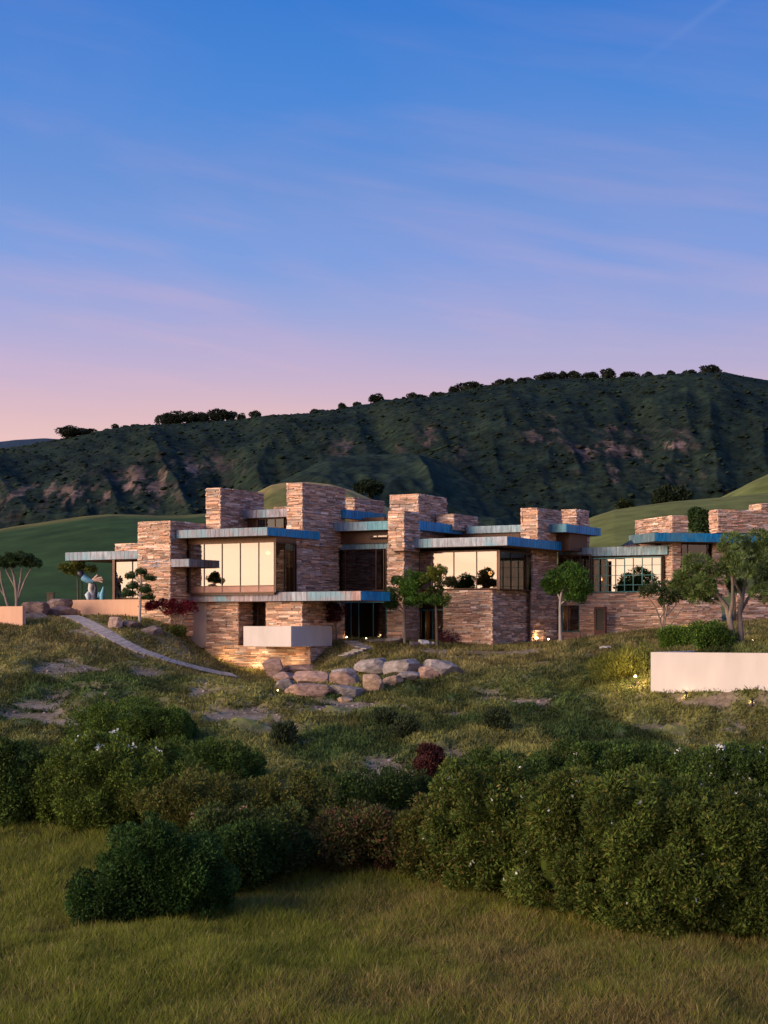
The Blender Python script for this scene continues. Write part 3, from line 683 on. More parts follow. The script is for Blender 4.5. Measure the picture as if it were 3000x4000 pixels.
def bayroom(l, c, r, d, yt, yb, dep):
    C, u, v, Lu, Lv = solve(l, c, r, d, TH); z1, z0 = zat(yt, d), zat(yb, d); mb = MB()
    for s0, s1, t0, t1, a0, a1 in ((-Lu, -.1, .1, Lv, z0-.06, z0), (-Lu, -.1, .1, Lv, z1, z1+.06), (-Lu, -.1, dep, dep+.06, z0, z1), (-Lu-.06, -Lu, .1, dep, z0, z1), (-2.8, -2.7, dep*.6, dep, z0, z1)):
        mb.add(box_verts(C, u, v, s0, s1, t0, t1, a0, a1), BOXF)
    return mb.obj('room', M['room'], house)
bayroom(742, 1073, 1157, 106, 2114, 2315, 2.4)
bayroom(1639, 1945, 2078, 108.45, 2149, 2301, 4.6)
# big reflecting bay on the left
window('u', 742, 1073, 106, 2114, 2315, (798, 868, 939, 1011), M['gmir'], M['frame'], panel=2287, room=0)
window('v', 1074.5, 1157, 105.95, 2116, 2313, (1112, 1148), M['gdark'], M['frame'], room=0, lit=(26, .4, .8, 1.2), curtain=((1143, 1152),))
lbox('bay_head', 735, 1078, 1158, 105.9, 2092, 2114.5, M['soffit'])
lbox('bay_floor', 745, 1071, 1155, 106.1, 2314.5, 2322, M['frame'])
window('u', 716, 742, 109.4, 2110, 2312, (), M['gdark'], M['frame'], room=1.5)
window('u', 451, 541, 112.6, 2184, 2338, (518,), M['gmir'], M['frame'], room=2.0)
window('u', 962, 1040, 109.3, 2350, 2522, (985, 1009), M['gdark'], M['frame'], room=1.6, lit=(24, .5, .7, .8), curtain=((966, 1037),), roomcol='tan')
window('u', 1323, 1511, 111.2, 2140, 2308, (1350, 1470, 1500), M['gdark'], M['frame'], room=2.0, lit=(30, .75, .25, 1.0), curtain=((1478, 1497),))
window('u', 1345, 1511, 111.4, 2350, 2500, (1372, 1402, 1459), M['gdark'], M['teal'], room=3.0, lit=(22, .6, .12, 1.2))
window('u', 1639, 1945, 108.45, 2149, 2301, (1688, 1773, 1862), M['gmir'], M['frame'], room=0)
window('v', 1947, 2078, 108.4, 2150, 2303, (1996, 2054), M['gdark'], M['frame'], room=0, lit=(30, .4, .45, 1.6), curtain=((2059, 2069),))
window('u', 1638, 1734, 111.6, 2380, 2506, (1662, 1690), M['gdark'], M['teal'], room=2.5, lit=(80, .5, .5, 1.0), curtain=((1640, 1658), (1672, 1686)))
window('u', 2182, 2305, 115.0, 2168, 2313, (2215, 2236, 2267), M['gdark'], M['frame'], rows=(2215,), room=2.4)
window('u', 2307, 2584, 112.75, 2174, 2312, (2341, 2371, 2405, 2440, 2474, 2509, 2547), M['gmir'], M['teal'], rows=(2206, 2245, 2283), room=2.6, lit=(10, .1, .5, .6), curtain=((2312, 2370),))
window('v', 2660, 2784, 112.9, 2118, 2330, (2686, 2762), M['gdark'], M['frame'], TR, room=2.0)
window('u', 2197, 2264, 115.6, 2362, 2470, (2218,), M['gdark'], M['teal'], room=1.4, curtain=((2222, 2260),), lit=(70, .6, .6, .8))
window('v', 1580, 1600, 110.3, 2150, 2370, (), M['gdark'], M['frame'], room=.8)
lbox('stone_recess', 1640, 1736, None, 112.4, 2304, 2384, M['wood'], Lv=1)
lbox('stone_recess', 1345, 1512, None, 112.2, 2336, 2352, M['wood'], Lv=1)
# timber clerestories under the upper roofs
lbox('clerestory_wall', 968, 1116, None, 111.6, 2017, 2070, M['wood'], Lv=2.5)
window('u', 1005, 1110, 111.4, 2022, 2062, (1040, 1075), M['gdark'], M['wood'], room=.15)
lbox('clerestory_wall', 1290, 1520, None, 110.8, 2066, 2120, M['wood'], Lv=2.0)
window('u', 1445, 1516, 110.6, 2087, 2100, (1474,), M['gmir'], M['wood'], room=.1)
lbox('clerestory_wall', 1650, 2030, None, 113.8, 2066, 2120, M['wood'], Lv=2.0)
lbox('clerestory_wall', 1365, 1500, None, 113.5, 2020, 2045, M['soffit'], Lv=2.0)
lbox('clerestory_wall', 2150, 2225, 2248, 113.6, 2075, 2150, M['wood'], Lv=3.0)
lbox('stucco_panel', 712, 805, None, 109.6, 2348, 2500, M['tan'], Lv=.4, deep=.5)
lbox('dark_panel', 2135, 2198, None, 116.2, 2360, 2500, M['wood'], Lv=.5, deep=.5)
# glass corner post, porch post, inner fill so the house is not hollow
lbox('corner_post', 1940, 1952, None, 108.35, 2149, 2301, M['frame'], Lv=.12)
lbox('porch_post', 439, 448, None, 111.4, 2183, 2338, M['frame'], Lv=.15, deep=.4)
for (l, c, d, yt, yb, lv) in ((560, 1040, 113.5, 2100, 2560, 6), (1330, 1620, 115.3, 2100, 2500, 4), (1660, 1900, 113.5, 2120, 2330, 4), (2190, 2560, 118, 2150, 2480, 4)):
    lbox('inner_wall', l, c, None, d, yt, yb, M['wood'], Lv=lv, deep=.8)
lbox('floor_slab', 1350, 1400, None, 106.5, 2312, 2343, M['roof'], Lv=8)
# skylight on the low roof
C, u, v, a, b = solve(2424, 2484, None, 113.2, TH); z0 = zat(2131, 113.2); q = C-u*a/2+v*.5
Vp = [(*(C-u*a), z0), (*C, z0), (*(C+v), z0), (*(C-u*a+v), z0), (q[0], q[1], z0+.42)]
mb = MB(); mb.add(Vp, [[0,1,4],[1,2,4],[2,3,4],[3,0,4]]); sk = mb.obj('skylight', M['gdark'], house)
# door
mb = MB(); C, u, v, a, b = solve(2324, 2368, None, 112.3, TH)
z1, z0 = zat(2370, 113.6), zat(2494, 113.6); C = solve(2324, 2368, None, 113.55, TH)[0]
C = C-v*.0; W = a
for s0, s1, q0, q1 in ((-W, -W+.14, z0, z1), (-.10, 0, z0, z1), (-W+.14, -.10, z1-.12, z1), (-W+.14, -.10, z0, z0+.55)): mb.add(box_verts(C, u, -v, s0, s1, -.1, .16, q0, q1), BOXF)
mb.obj('door_frame', M['redwood'], house)
mb = MB(); mb.add(box_verts(C, u, -v, -W+.14, -.10, -.1, .11, z0+.55, z1-.12), BOXF); dr_ = mb.obj('door', M['black'], house)
mb = MB()
for q in range(6): mb.add(box_verts(C, u, -v, -W+.2, -.16, .11, .125, z0+.62+q*.22, z0+.66+q*.22), BOXF)
mb.obj('door_rail', M['black'], dr_)
mb = MB(); mb.add(box_verts(C, u, -v, -.16, -.12, .11, .16, z0+1.0, z0+1.15), BOXF); mb.obj('handle', M['frame'], dr_)
# balcony with white parapet
C, u, v, Lu, Lv = solve(951, 1137, 1297, 103.5, TH); z1, z0 = zat(2446, 103.5), zat(2526, 103.5)
mb = MB(); mb.add(box_verts(C, u, v, -Lu+.15, -.15, .15, Lv-.1, z0+.05, z0+.3), BOXF); bal = mb.obj('balcony', M['white'], house)
for s0, s1, t0, t1 in ((-Lu, 0, 0, .15), (-.15, 0, .153, Lv), (-Lu, -Lu+.15, .153, Lv*.45)):
    mb = MB(); mb.add(box_verts(C, u, v, s0, s1, t0, t1, z0, z1), BOXF); mb.obj('parapet', M['white'], bal)
# stones: the largest singly, the rest joined
vis = sorted([i for i, s in enumerate(stones) if s[4]], key=lambda i: -stones[i][2])[:300]
vs = set(vis); big = MB()
SQ = np.array([[0,1,5,4],[1,3,7,5],[3,2,6,7],[2,0,4,6],[4,5,7,6],[0,2,3,1]])
for i, (Vv, c, a_, w, sh) in enumerate(stones):
    if i in vs:
        p = Vv.mean(0); o = link('stone', make_mesh('stone', Vv-p, [SQ], M['stone_o']), w, p); o.color = (*c, 1)
    else: big.add(Vv, SQ, c)
tag(big.obj('stonework', M['stone'], house), kind='stuff')

# ------------------------------------------------------------------ garden walls
def gwall(label, l, c, d, yt, yb, m, thick=.3, Lv=None, deep=.5):
    C, u, v, Lu, _ = solve(l, c, None, d, TH); z1, z0 = zat(yt, d), zat(yb, d)-deep
    root = empty('retaining_wall', (C[0], C[1], z0), label, 'wall')
    mb = MB(); mb.add(box_verts(C, u, v, -Lu, 0, 0, thick, z0, z1), BOXF)
    if Lv: mb.add(box_verts(C, u, v, -thick, 0, thick, Lv, z0, z1-.002), BOXF); mb.add(box_verts(C, u, v, -Lu, -Lu+thick, thick, Lv, z0, z1-.002), BOXF)
    mb.obj('wall_body', m, root); return root
gwall('short peach stucco garden wall at the left edge beside dark rocks', -160, 88, 104, 2368, 2447, M['pink'])
gwall('long peach stucco retaining wall glowing below the sculpture terrace', 277, 541, 109.7, 2341, 2420, M['pink'], .3)
gwall('tall cream white planter wall in front of the big multi-trunked tree', 2542, 3120, 80.4, 2552, 2712, M['white'], .35, Lv=6.5, deep=.8)
# soil in the planter and on the terrace
C, u, v, Lu, _ = solve(2542, 3120, None, 80.4, TH); zz = zat(2552, 80.4)-.10
mb = MB(); mb.add(box_verts(C, u, v, -Lu+.36, -.36, .36, 7.5, zz-.6, zz), BOXF, np.array((.17, .14, .12))); tag(mb.obj('planter_soil', M['ground']), kind='structure')
ZT = zat(2343, 112)
C, u, v, Lu, _ = solve(277, 541, None, 109.7, TH)
mb = MB(); mb.add(box_verts(C, u, v, -Lu-.5, 0.4, .31, 9, ZT-1.5, zat(2341, 109.7)-.08), BOXF, np.array((.12, .11, .07))); tag(mb.obj('terrace', M['ground']), kind='structure')
ZTER = zat(2341, 109.7)-.08

# ------------------------------------------------------------------ path
pth = [(262,2410),(320,2428),(390,2468),(470,2512),(560,2552),(660,2585),(760,2612),(850,2632),(915,2643)]
pw = np.array([P(x, y, ghit(x, y, 60)) for x, y in pth])
seg = np.linalg.norm(np.diff(pw[:, :2], axis=0), axis=1); cum = np.concatenate([[0], np.cumsum(seg)])
tt = np.arange(0, cum[-1], .25); cxp = np.interp(tt, cum, pw[:, 0]); cyp = np.interp(tt, cum, pw[:, 1])
dxp, dyp = np.gradient(cxp), np.gradient(cyp); ln = np.hypot(dxp, dyp); nxp, nyp = -dyp/ln, dxp/ln
V = []
for s in (-.5, -.17, .17, .5):
    xx, yy = cxp+nxp*s, cyp+nyp*s; V.append(np.stack([xx, yy, gz(xx, yy)+.085], -1))
V = np.concatenate(V); k = len(tt); Fp = [[r*k+i, (r+1)*k+i, (r+1)*k+i+1, r*k+i+1] for r in range(3) for i in range(k-1)]
path = link('path', make_mesh('path', V, [np.array(Fp)], M['ground'], np.tile((.30, .25, .22), (len(V), 1)))); tag(path, kind='structure')
rows = np.arange(.2, cum[-1]-.1, .44)
pm = []
for q in range(4):
    Vv = box_verts((0, 0), (1, 0), (0, -1), -.44, .44, -.212, .212, -.05, .03)+(RNG.random((8, 3))-.5)*np.array([.10, .05, .012]); pm.append(make_mesh('paving_stone', Vv, [BOXF], M['paver']))
for i, s in enumerate(rows):
    x0, y0 = np.interp(s, cum, pw[:, 0]), np.interp(s, cum, pw[:, 1]); j = min(int(s/.25), k-1)
    for side in (0,):
        jj = side+random.uniform(-.05, .05); x, y = x0+nxp[j]*jj, y0+nyp[j]*jj
        o = link('paving_stone', pm[random.randrange(4)], path, (x, y, float(gz(x, y))+.075))
        sd_ = Vector((nxp[j], nyp[j], float(gz(x+nxp[j]*.4, y+nyp[j]*.4)-gz(x-nxp[j]*.4, y-nyp[j]*.4))/.8)).normalized(); fw_ = Vector((-nyp[j], nxp[j], float(gz(x-nyp[j]*.5, y+nxp[j]*.5)-gz(x+nyp[j]*.5, y-nxp[j]*.5))))
        up3 = sd_.cross(fw_).normalized(); fw_ = up3.cross(sd_)
        o.rotation_euler = Matrix((sd_, fw_, up3)).transposed().to_euler()
        g_ = random.uniform(.30, .38); o.color = (g_*1.0, g_*.86, g_*.78, 1)
# little stepped path by the balcony
sp = [(1362,2506),(1385,2516),(1410,2527),(1425,2533),(1400,2545),(1368,2556),(1340,2566)]
pts = [P(x, y, ghit(x, y, 60)) for x, y in sp]
mb = MB()
for a, b in zip(pts[:-1], pts[1:]):
    t = (b-a)[:2]; L = np.linalg.norm(t); t = t/L; nn = np.array([-t[1], t[0]]); m = (a+b)/2
    mb.add(box_verts(m[:2], t, nn, -L/2, L/2, -.5, .5, m[2]-.3, m[2]+.03), BOXF, np.array((.15, .12, .10)))
p2 = mb.obj('path', M['ground']); tag(p2, kind='structure')
for a, b in zip(pts[:-1], pts[1:]):
    for f in (.25, .75):
        q = a*(1-f)+b*f; o = link('paving_stone', pm[random.randrange(4)], p2, (q[0], q[1], q[2]+.06)); t = (b-a); o.rotation_euler = (0, 0, math.atan2(t[1], t[0])+1.57); o.scale = (1.1, 1.1, 1); o.color = (.34, .31, .29, 1)

# ------------------------------------------------------------------ boulders
def boulder(label, x0, x1, y0, y1, col, group, d=None, seed=0, tilt=0, depth=.8, top=None, parent_d=None):
    d = d or ghit((x0+x1)/2, y1-2, 60); s = d/F
    w, h = (x1-x0)*s/2, (y1-y0)*s/2; c = P((x0+x1)/2, (y0+y1)/2, d+w*depth*.8)
    V, Fc = ICO3; V = V.copy(); rs = np.random.default_rng(seed+11)
    cub = V/np.abs(V).max(1, keepdims=True); V = .80*cub+.20*V*1.3
    for _ in range(14):                                    # cleaved faces
        nd = rs.normal(size=3)*np.array([1, 1, .8]); nd /= np.linalg.norm(nd); lim = rs.uniform(.80, 1.15); o_ = V@nd-lim
        V = V-np.outer(np.clip(o_, 0, None), nd)
    V = V*(1+.16*(noise3(V*1.6+seed, 1.0, seed)[:, None]-.5)+.07*(noise3(V*6+seed, 1.0, seed+3)[:, None]-.5))
    V[:, 0] += V[:, 2]*rs.uniform(-.12, .12)
    V = V*np.array([w*1.06, w*depth, h*1.10]); R = np.array(Matrix.Rotation(tilt, 3, 'Y')@Matrix.Rotation(rs.uniform(-.25, .25), 3, 'Z')); V = V@R.T
    sm = noise3(V*1.1+seed, 1.0, seed+9); cc = np.asarray(col)*(0.75+0.6*sm[:, None])
    o = link('boulder', make_mesh('boulder', V, [Fc], M['rock'], cc, False), None, c); tag(o, label, 'boulder', group); return o
PK, GRY, TN = (.30,.195,.155), (.25,.215,.20), (.34,.235,.165)
G1 = 'sandstone boulders stacked below the house'
for i, (l, x0, x1, y0, y1, c, ti) in enumerate([
    ('tall leaning boulder at the left end of the pile', 1041,1106,2572,2654,PK,-.5),
    ('grey flat-topped boulder at the back of the pile nearest the balcony corner', 1090,1184,2571,2606,GRY,.05),
    ('long flat pink slab in the second row just under the grey back boulder', 1100,1242,2596,2632,PK,.03),
    ('small pinkish boulder wedged left of the large blocky one', 1072,1160,2628,2670,PK,.1),
    ('large blocky pink boulder in the middle of the left half of the pile', 1150,1290,2622,2676,PK,0),
    ('dark rounded boulder low at the left under the small pinkish one', 1082,1150,2655,2704,GRY,.3),
    ('long low pink boulder with vertical grooves at the front left of the pile', 1123,1292,2674,2726,PK,.04),
    ('dark boulder with a rusty right end beside the blocky pink one', 1292,1403,2628,2684,(.30,.20,.16),0),
    ('dark grey slab lying on top of the rusty-ended boulder', 1302,1403,2612,2642,GRY,-.06),
    ('rounded grey front boulder right of the grooved one', 1292,1424,2680,2729,GRY,.05),
    ('wide tilted slab at the back centre of the boulder pile', 1383,1510,2578,2633,GRY,-.1),
    ('upright pink boulder lit from below in the centre of the pile', 1422,1494,2634,2702,TN,0),
    ('pale tilted slab with an orange left end at the back of the pile', 1503,1640,2581,2640,GRY,-.12),
    ('small orange-pink boulder beside the upright lit one', 1494,1570,2642,2680,TN,-.1),
    ('flat thin stone between the small orange boulder and the big wedge', 1554,1635,2624,2658,GRY,-.08),
    ('pink block under the left end of the grey wedge', 1630,1712,2606,2656,PK,0),
    ('large blue-grey wedge-shaped boulder at the right end of the pile', 1646,1800,2577,2644,GRY,.10),
    ('small pale stone lying alone on bare soil in front of the pile', 1318,1376,2722,2748,TN,0)]):
    boulder(l, x0, x1, y0, y1, c, G1, seed=i*7+3, tilt=ti)
G2 = 'dark rocks beside the peach garden walls'
for i, (l, x0, x1, y0, y1, c, dd) in enumerate([
    ('dark reddish rock touching the end of the left peach wall', 88,185,2354,2412,(.16,.11,.10),108),
    ('low dark slab in front of the rocks beside the left peach wall', 90,196,2398,2434,(.15,.12,.11),106.5),
    ('flat brown rock at the top of the rock heap near the long peach wall', 186,278,2342,2378,(.20,.14,.12),110.5),
    ('reddish rock at the tapered end of the long peach wall', 190,302,2368,2412,(.22,.14,.12),109),
    ('pale pink boulder in the grass before the long peach wall', 420,476,2412,2460,(.40,.28,.23),None),
    ('dark low boulder just left of the white cloud pine trunk', 470,545,2422,2456,(.18,.13,.11),None),
    ('dark boulder at the foot of the stone pier right of the cloud pine', 556,636,2446,2484,(.17,.13,.12),None)]):
    boulder(l, x0, x1, y0, y1, c, G2, d=dd, seed=i*5+90)
G3 = 'small rocks at the foot of the house'
for i, (l, x0, x1, y0, y1, c, dd) in enumerate([
    ('grey rocky edging left of the front door pier', 1432,1500,2496,2512,GRY,None),
    ('long grey edging rock in front of the front door pier', 1500,1568,2492,2514,GRY,None),
    ('pale white rock beside the glowing lower doorway', 1636,1674,2500,2525,(.55,.52,.52),None),
    ('small dark rock left of the pale white rock', 1600,1634,2506,2526,(.15,.12,.12),None),
    ('small pale pebble-like rock right of the white rock', 1676,1700,2508,2524,(.45,.42,.4),None),
    ('tan boulder behind the planter right of the big trunk', 2905,2972,2478,2506,(.45,.28,.19),100),
    ('pale flat stone on the lawn ridge', 2340,2385,2524,2536,(.42,.40,.37),None)]):
    boulder(l, x0, x1, y0, y1, c, G3, d=dd, seed=i*9+190)

# ------------------------------------------------------------------ trees near the house
def pad(root, c, r, n, L, Wd, col, seed=0, name='foliage_pad', core=.72, up=.35, tint=None, tf=.1, nl=34, rl=.34, spread=.8):
    mb = MB(); c = np.asarray(c, float); r = np.asarray(r, float)
    p, nn, lc = lumpy_points(c, r*.82, nl, rl*r.min()*1.3, n, back=.7, low=-.75)
    leaves(mb, p, nn, L, Wd, colvar(len(p), col, .35, tint, tf)*lc[:, None], up=up, spread=spread)
    if core: foliage_core(mb, c, r*core, np.asarray(col)*.95, seed)
    return mb.obj(name, M['leaf'], root)
def padpx(root, px, py, rx, ry, d, n, L, Wd, col, **k):
    s = d/F; return pad(root, P(px, py, d), (rx*s, max(rx, ry)*s*.9, ry*s), n, L, Wd, col, seed=int(px), **k)
def trunk(root, lines, m, d, jit=.25):
    mb = MB()
    for ln_ in lines:
        pts = [P(x, y, d+dd) for x, y, r, dd in ln_]; tube(mb, pts, [r for x, y, r, dd in ln_], 8)
    return mb.obj('trunk', m, root, smooth=True)
# the big multi-trunked tree over the planter
d = 89.0; t1 = empty('multi_trunk_tree', P(2880, 2545, d), 'big multi-trunked tree with spiky tufts behind the cream planter wall', 'tree')
trunk(t1, [[(2866,2560,.24,0),(2862,2500,.19,0),(2850,2420,.15,0),(2838,2370,.13,.2),(2800,2315,.10,.3),(2740,2270,.07,.2),(2690,2240,.04,0)],
           [(2850,2420,.12,0),(2862,2350,.10,-.2),(2862,2280,.08,-.3),(2855,2210,.05,-.4)],
           [(2838,2370,.10,.2),(2800,2350,.08,.6),(2760,2335,.05,.9)],
           [(2800,2315,.08,.3),(2790,2270,.06,.1),(2780,2220,.04,0)],
           [(2896,2560,.22,.3),(2894,2490,.17,.3),(2888,2400,.14,.3),(2900,2330,.11,.4),(2912,2250,.08,.5),(2915,2180,.05,.5)],
           [(2888,2400,.10,.3),(2920,2340,.08,.9),(2960,2280,.06,1.2),(2990,2220,.04,1.4)],
           [(2900,2330,.08,.4),(2872,2280,.07,.1),(2862,2200,.05,-.2)], [(2905,2290,.07,.5),(2950,2330,.05,.2),(2985,2345,.04,0)]], M['bark'], d)
TG = (.115, .175, .05)
for (px, py, rx, ry, dd) in ((2728,2205,62,48,0),(2690,2250,52,44,.4),(2740,2290,58,42,-.3),(2800,2240,56,44,.2),(2655,2275,38,34,.3),(2712,2330,52,34,.8),(2775,2325,40,26,.9),(2870,2135,56,50,0),(2905,2210,64,52,-.4),(2850,2200,36,34,.3),(2960,2125,58,54,.6),
                          (3010,2150,50,60,.3),(2965,2220,48,46,.7),(2990,2320,58,36,-.2),(2990,2260,40,36,.9),(2880,2290,34,26,.8)):
    padpx(t1, px, py, rx*.86, ry*.80, d+dd, 1300, .24, .042, TG, tint=(.16, .20, .06), tf=.25, up=.15, nl=16, spread=.55, core=.42)
# airy shrub tree left of it
d = 104.0; t9 = empty('small_tree', P(2590, 2470, d), 'airy small tree with bare pinkish branches against the stone wall', 'tree')
trunk(t9, [[(2590,2480,.06,0),(2578,2420,.05,0),(2560,2370,.035,0),(2530,2330,.02,0)], [(2590,2480,.06,.1),(2600,2410,.045,0),(2612,2350,.03,0)], [(2600,2410,.04,0),(2635,2370,.03,.2),(2660,2330,.02,.2)], [(2578,2420,.04,0),(2600,2380,.03,.3),(2585,2330,.02,.4)], [(2600,2470,.05,0),(2640,2410,.035,0),(2670,2370,.02,0)]], M['bark'], d)
for (px, py, rx, ry) in ((2540,2310,46,24),(2590,2298,58,26),(2640,2310,50,30),(2604,2345,26,26),(2672,2335,44,24)): padpx(t9, px, py, rx, ry, d, 900, .16, .06, (.055,.085,.028), tint=(.30,.20,.16), tf=.06, core=.4)
# round tree by the recessed door
d = 109.5; t2 = empty('round_tree', P(2190, 2512, d), 'round bright green tree with a slim white trunk by the teal window', 'tree')
trunk(t2, [[(2190,2520,.13,0),(2188,2450,.10,0),(2187,2370,.085,0),(2192,2320,.07,0),(2215,2270,.04,0)], [(2190,2345,.07,0),(2165,2290,.05,.2),(2155,2250,.03,.3)], [(2189,2360,.06,0),(2230,2330,.05,-.2),(2265,2310,.03,-.3)], [(2192,2320,.06,0),(2240,2270,.04,.4),(2250,2240,.03,.4)]], M['palebark'], d)
for (px, py, rx, ry, dd) in ((2215,2245,62,40,0),(2170,2270,44,36,.4),(2255,2270,52,40,-.3),(2160,2300,30,22,.3),(2210,2290,56,30,.5),(2275,2305,36,28,0),(2245,2335,44,22,-.2),(2140,2280,24,18,.2)): padpx(t2, px, py, rx, ry, d+dd, 1300, .17, .07, (.060,.135,.022), tint=(.11,.19,.03), tf=.25, core=.5)
# two clipped cloud trees in the middle
d = 107.8; t3 = empty('cloud_tree', P(1580, 2512, d), 'clipped cloud tree with pale straight trunk before the middle pier', 'tree', 'clipped cloud trees')
trunk(t3, [[(1581,2520,.10,0),(1580,2420,.085,0),(1578,2360,.07,0),(1585,2300,.05,0)], [(1580,2390,.05,0),(1555,2355,.04,0),(1530,2330,.03,0)], [(1580,2400,.04,0),(1550,2375,.03,0)], [(1582,2330,.05,0),(1570,2290,.035,0),(1556,2270,.03,0)], [(1582,2350,.05,0),(1610,2300,.04,0)]], M['bark'], d)
for (px, py, rx, ry) in ((1554,2272,24,16),(1528,2326,33,27),(1530,2364,28,18)): padpx(t3, px, py, rx, ry, d, 1000, .12, .05, (.035,.075,.02), tint=(.08,.13,.02), tf=.15)
for (px, py, rx, ry) in ((1606,2280,44,40),(1612,2345,46,30),(1640,2260,30,18),(1594,2310,28,22)): padpx(t3, px, py, rx, ry, d-.3, 1500, .13, .055, (.05,.12,.018), tint=(.11,.18,.025), tf=.25)
d = 106.8; t4 = empty('cloud_tree', P(1706, 2512, d), 'clipped tree with yellow-green upper tuft and dark trunk', 'tree', 'clipped cloud trees')
trunk(t4, [[(1708,2522,.11,0),(1706,2440,.09,0),(1703,2360,.08,0),(1695,2320,.06,0),(1700,2270,.05,0),(1708,2245,.03,0)], [(1703,2365,.06,0),(1670,2350,.04,0)], [(1697,2320,.05,0),(1725,2295,.04,0),(1742,2275,.03,0)], [(1703,2365,.05,0),(1735,2350,.035,0)]], M['darkbark'], d)
for (px, py, rx, ry, c) in ((1680,2345,50,24,(.05,.115,.018)),(1716,2342,40,26,(.05,.115,.018)),(1690,2235,22,18,(.17,.19,.03)),(1720,2232,24,20,(.16,.18,.03)),(1704,2258,20,14,(.15,.17,.03)),(1660,2262,18,12,(.11,.15,.03)),(1742,2276,34,20,(.06,.06,.025)),(1700,2305,34,14,(.035,.04,.018)),(1760,2268,20,12,(.06,.06,.025))):
    padpx(t4, px, py, rx, ry, d, 900, .13, .05, c, tint=(.15,.2,.03), tf=.15, core=.5)
# potted-looking round shrubs whose tops stand before the window
# clipped cloud pine on the left
d = 106.3; t5 = empty('cloud_pine', P(545, 2462, d), 'cloud pine with clipped pads and white trunk before the left pier', 'tree', 'clipped cloud trees')
trunk(t5, [[(545,2470,.11,0),(546,2400,.095,0),(549,2330,.08,0),(552,2280,.06,0),(550,2240,.04,0)], [(548,2330,.05,0),(520,2312,.04,0),(495,2316,.03,0)], [(549,2300,.05,0),(570,2290,.04,0)], [(550,2280,.05,0),(530,2262,.03,0),(515,2252,.03,0)], [(551,2270,.05,0),(575,2264,.03,0)], [(549,2320,.05,0),(575,2330,.04,0)]], M['palebark'], d)
for (px, py, rx, ry) in ((553,2234,21,13),(512,2250,24,13),(582,2258,29,13),(518,2290,30,14),(500,2317,36,17),(566,2304,32,18),(578,2332,28,12)): padpx(t5, px, py, rx, ry, d, 1100, .09, .03, (.035,.070,.022), tint=(.09,.12,.03), tf=.2, core=.8)
# umbrella tree far left
d = 107.5; t6 = empty('umbrella_tree', P(67, 2385, d), 'umbrella-shaped tree with bare forked trunks behind the left peach wall', 'tree')
trunk(t6, [[(66,2420,.16,0),(66,2350,.12,0),(62,2300,.10,0),(55,2250,.08,0),(40,2210,.05,0)], [(66,2350,.10,0),(78,2280,.07,0),(85,2220,.05,0)], [(70,2340,.08,0),(100,2260,.06,0),(125,2215,.04,0)], [(40,2400,.10,0),(20,2330,.08,0),(5,2270,.06,0),(0,2220,.04,0)], [(62,2300,.07,0),(30,2240,.05,0),(15,2205,.04,0)], [(20,2330,.06,0),(-30,2260,.05,0)]], M['bark'], d)
for (px, py, rx, ry) in ((-20,2196,50,20),(40,2182,44,18),(90,2176,44,18),(60,2198,52,16),(128,2200,34,20),(10,2200,36,20),(100,2192,30,15)): padpx(t6, px, py, rx, ry, d, 1000, .13, .05, (.030,.058,.020), tint=(.06,.09,.025), tf=.2)
# thin yellow-green tree
d = 114.5; t7 = empty('small_tree', np.array([P(318, 2340, d)[0], d, ZTER]), 'thin yellow-green tree spreading under the left roof edge beside the sculpture', 'tree')
trunk(t7, [[(305,2345,.06,0),(303,2270,.05,0),(300,2210,.035,0),(270,2215,.02,0)], [(303,2250,.04,0),(340,2220,.02,0),(365,2222,.015,0)], [(302,2230,.03,0),(310,2200,.02,0)]], M['darkbark'], d)
for (px, py, rx, ry) in ((302,2205,26,14),(250,2218,22,13),(345,2222,34,12),(285,2212,26,12),(270,2230,18,8),(300,2235,20,10)): padpx(t7, px, py, rx, ry, d, 420, .20, .05, (.12,.14,.03), core=.6, up=-.2)
# red maples
d = 107.0; t8 = empty('red_maple', P(712, 2480, d), 'low red Japanese maple with pale branches between the left stone piers', 'tree', 'red maples by the house')
trunk(t8, [[(708,2485,.06,0),(710,2440,.05,0),(716,2400,.035,0),(725,2370,.02,0)], [(710,2440,.04,0),(690,2400,.03,0),(660,2380,.02,0)], [(712,2430,.04,.2),(735,2400,.025,.2)], [(700,2480,.04,0),(680,2420,.03,0),(620,2375,.02,0)]], M['bark'], d)
for (px, py, rx, ry) in ((605,2366,36,14),(650,2360,46,16),(700,2362,48,20),(738,2378,34,24),(672,2385,40,16),(590,2372,22,10)): padpx(t8, px, py, rx, ry, d, 700, .13, .06, (.13,.012,.020), tint=(.20,.02,.03), tf=.3, core=.3)
d = 108.6; t10 = empty('red_maple', P(1314, 2500, d), 'dark red maple with a pale slim stem behind the white balcony', 'tree', 'red maples by the house')
trunk(t10, [[(1316,2512,.07,0),(1313,2450,.05,0),(1304,2400,.035,0),(1290,2370,.02,0)], [(1314,2440,.04,0),(1326,2400,.03,0),(1335,2370,.02,0)], [(1313,2460,.04,0),(1298,2420,.03,0)]], M['bark'], d)
for (px, py, rx, ry) in ((1235,2376,36,22),(1280,2368,44,20),(1320,2378,40,24),(1260,2410,44,26),(1300,2412,30,18)): padpx(t10, px, py, rx, ry, d, 700, .13, .06, (.07,.014,.018), tint=(.12,.02,.02), tf=.2, core=.4)

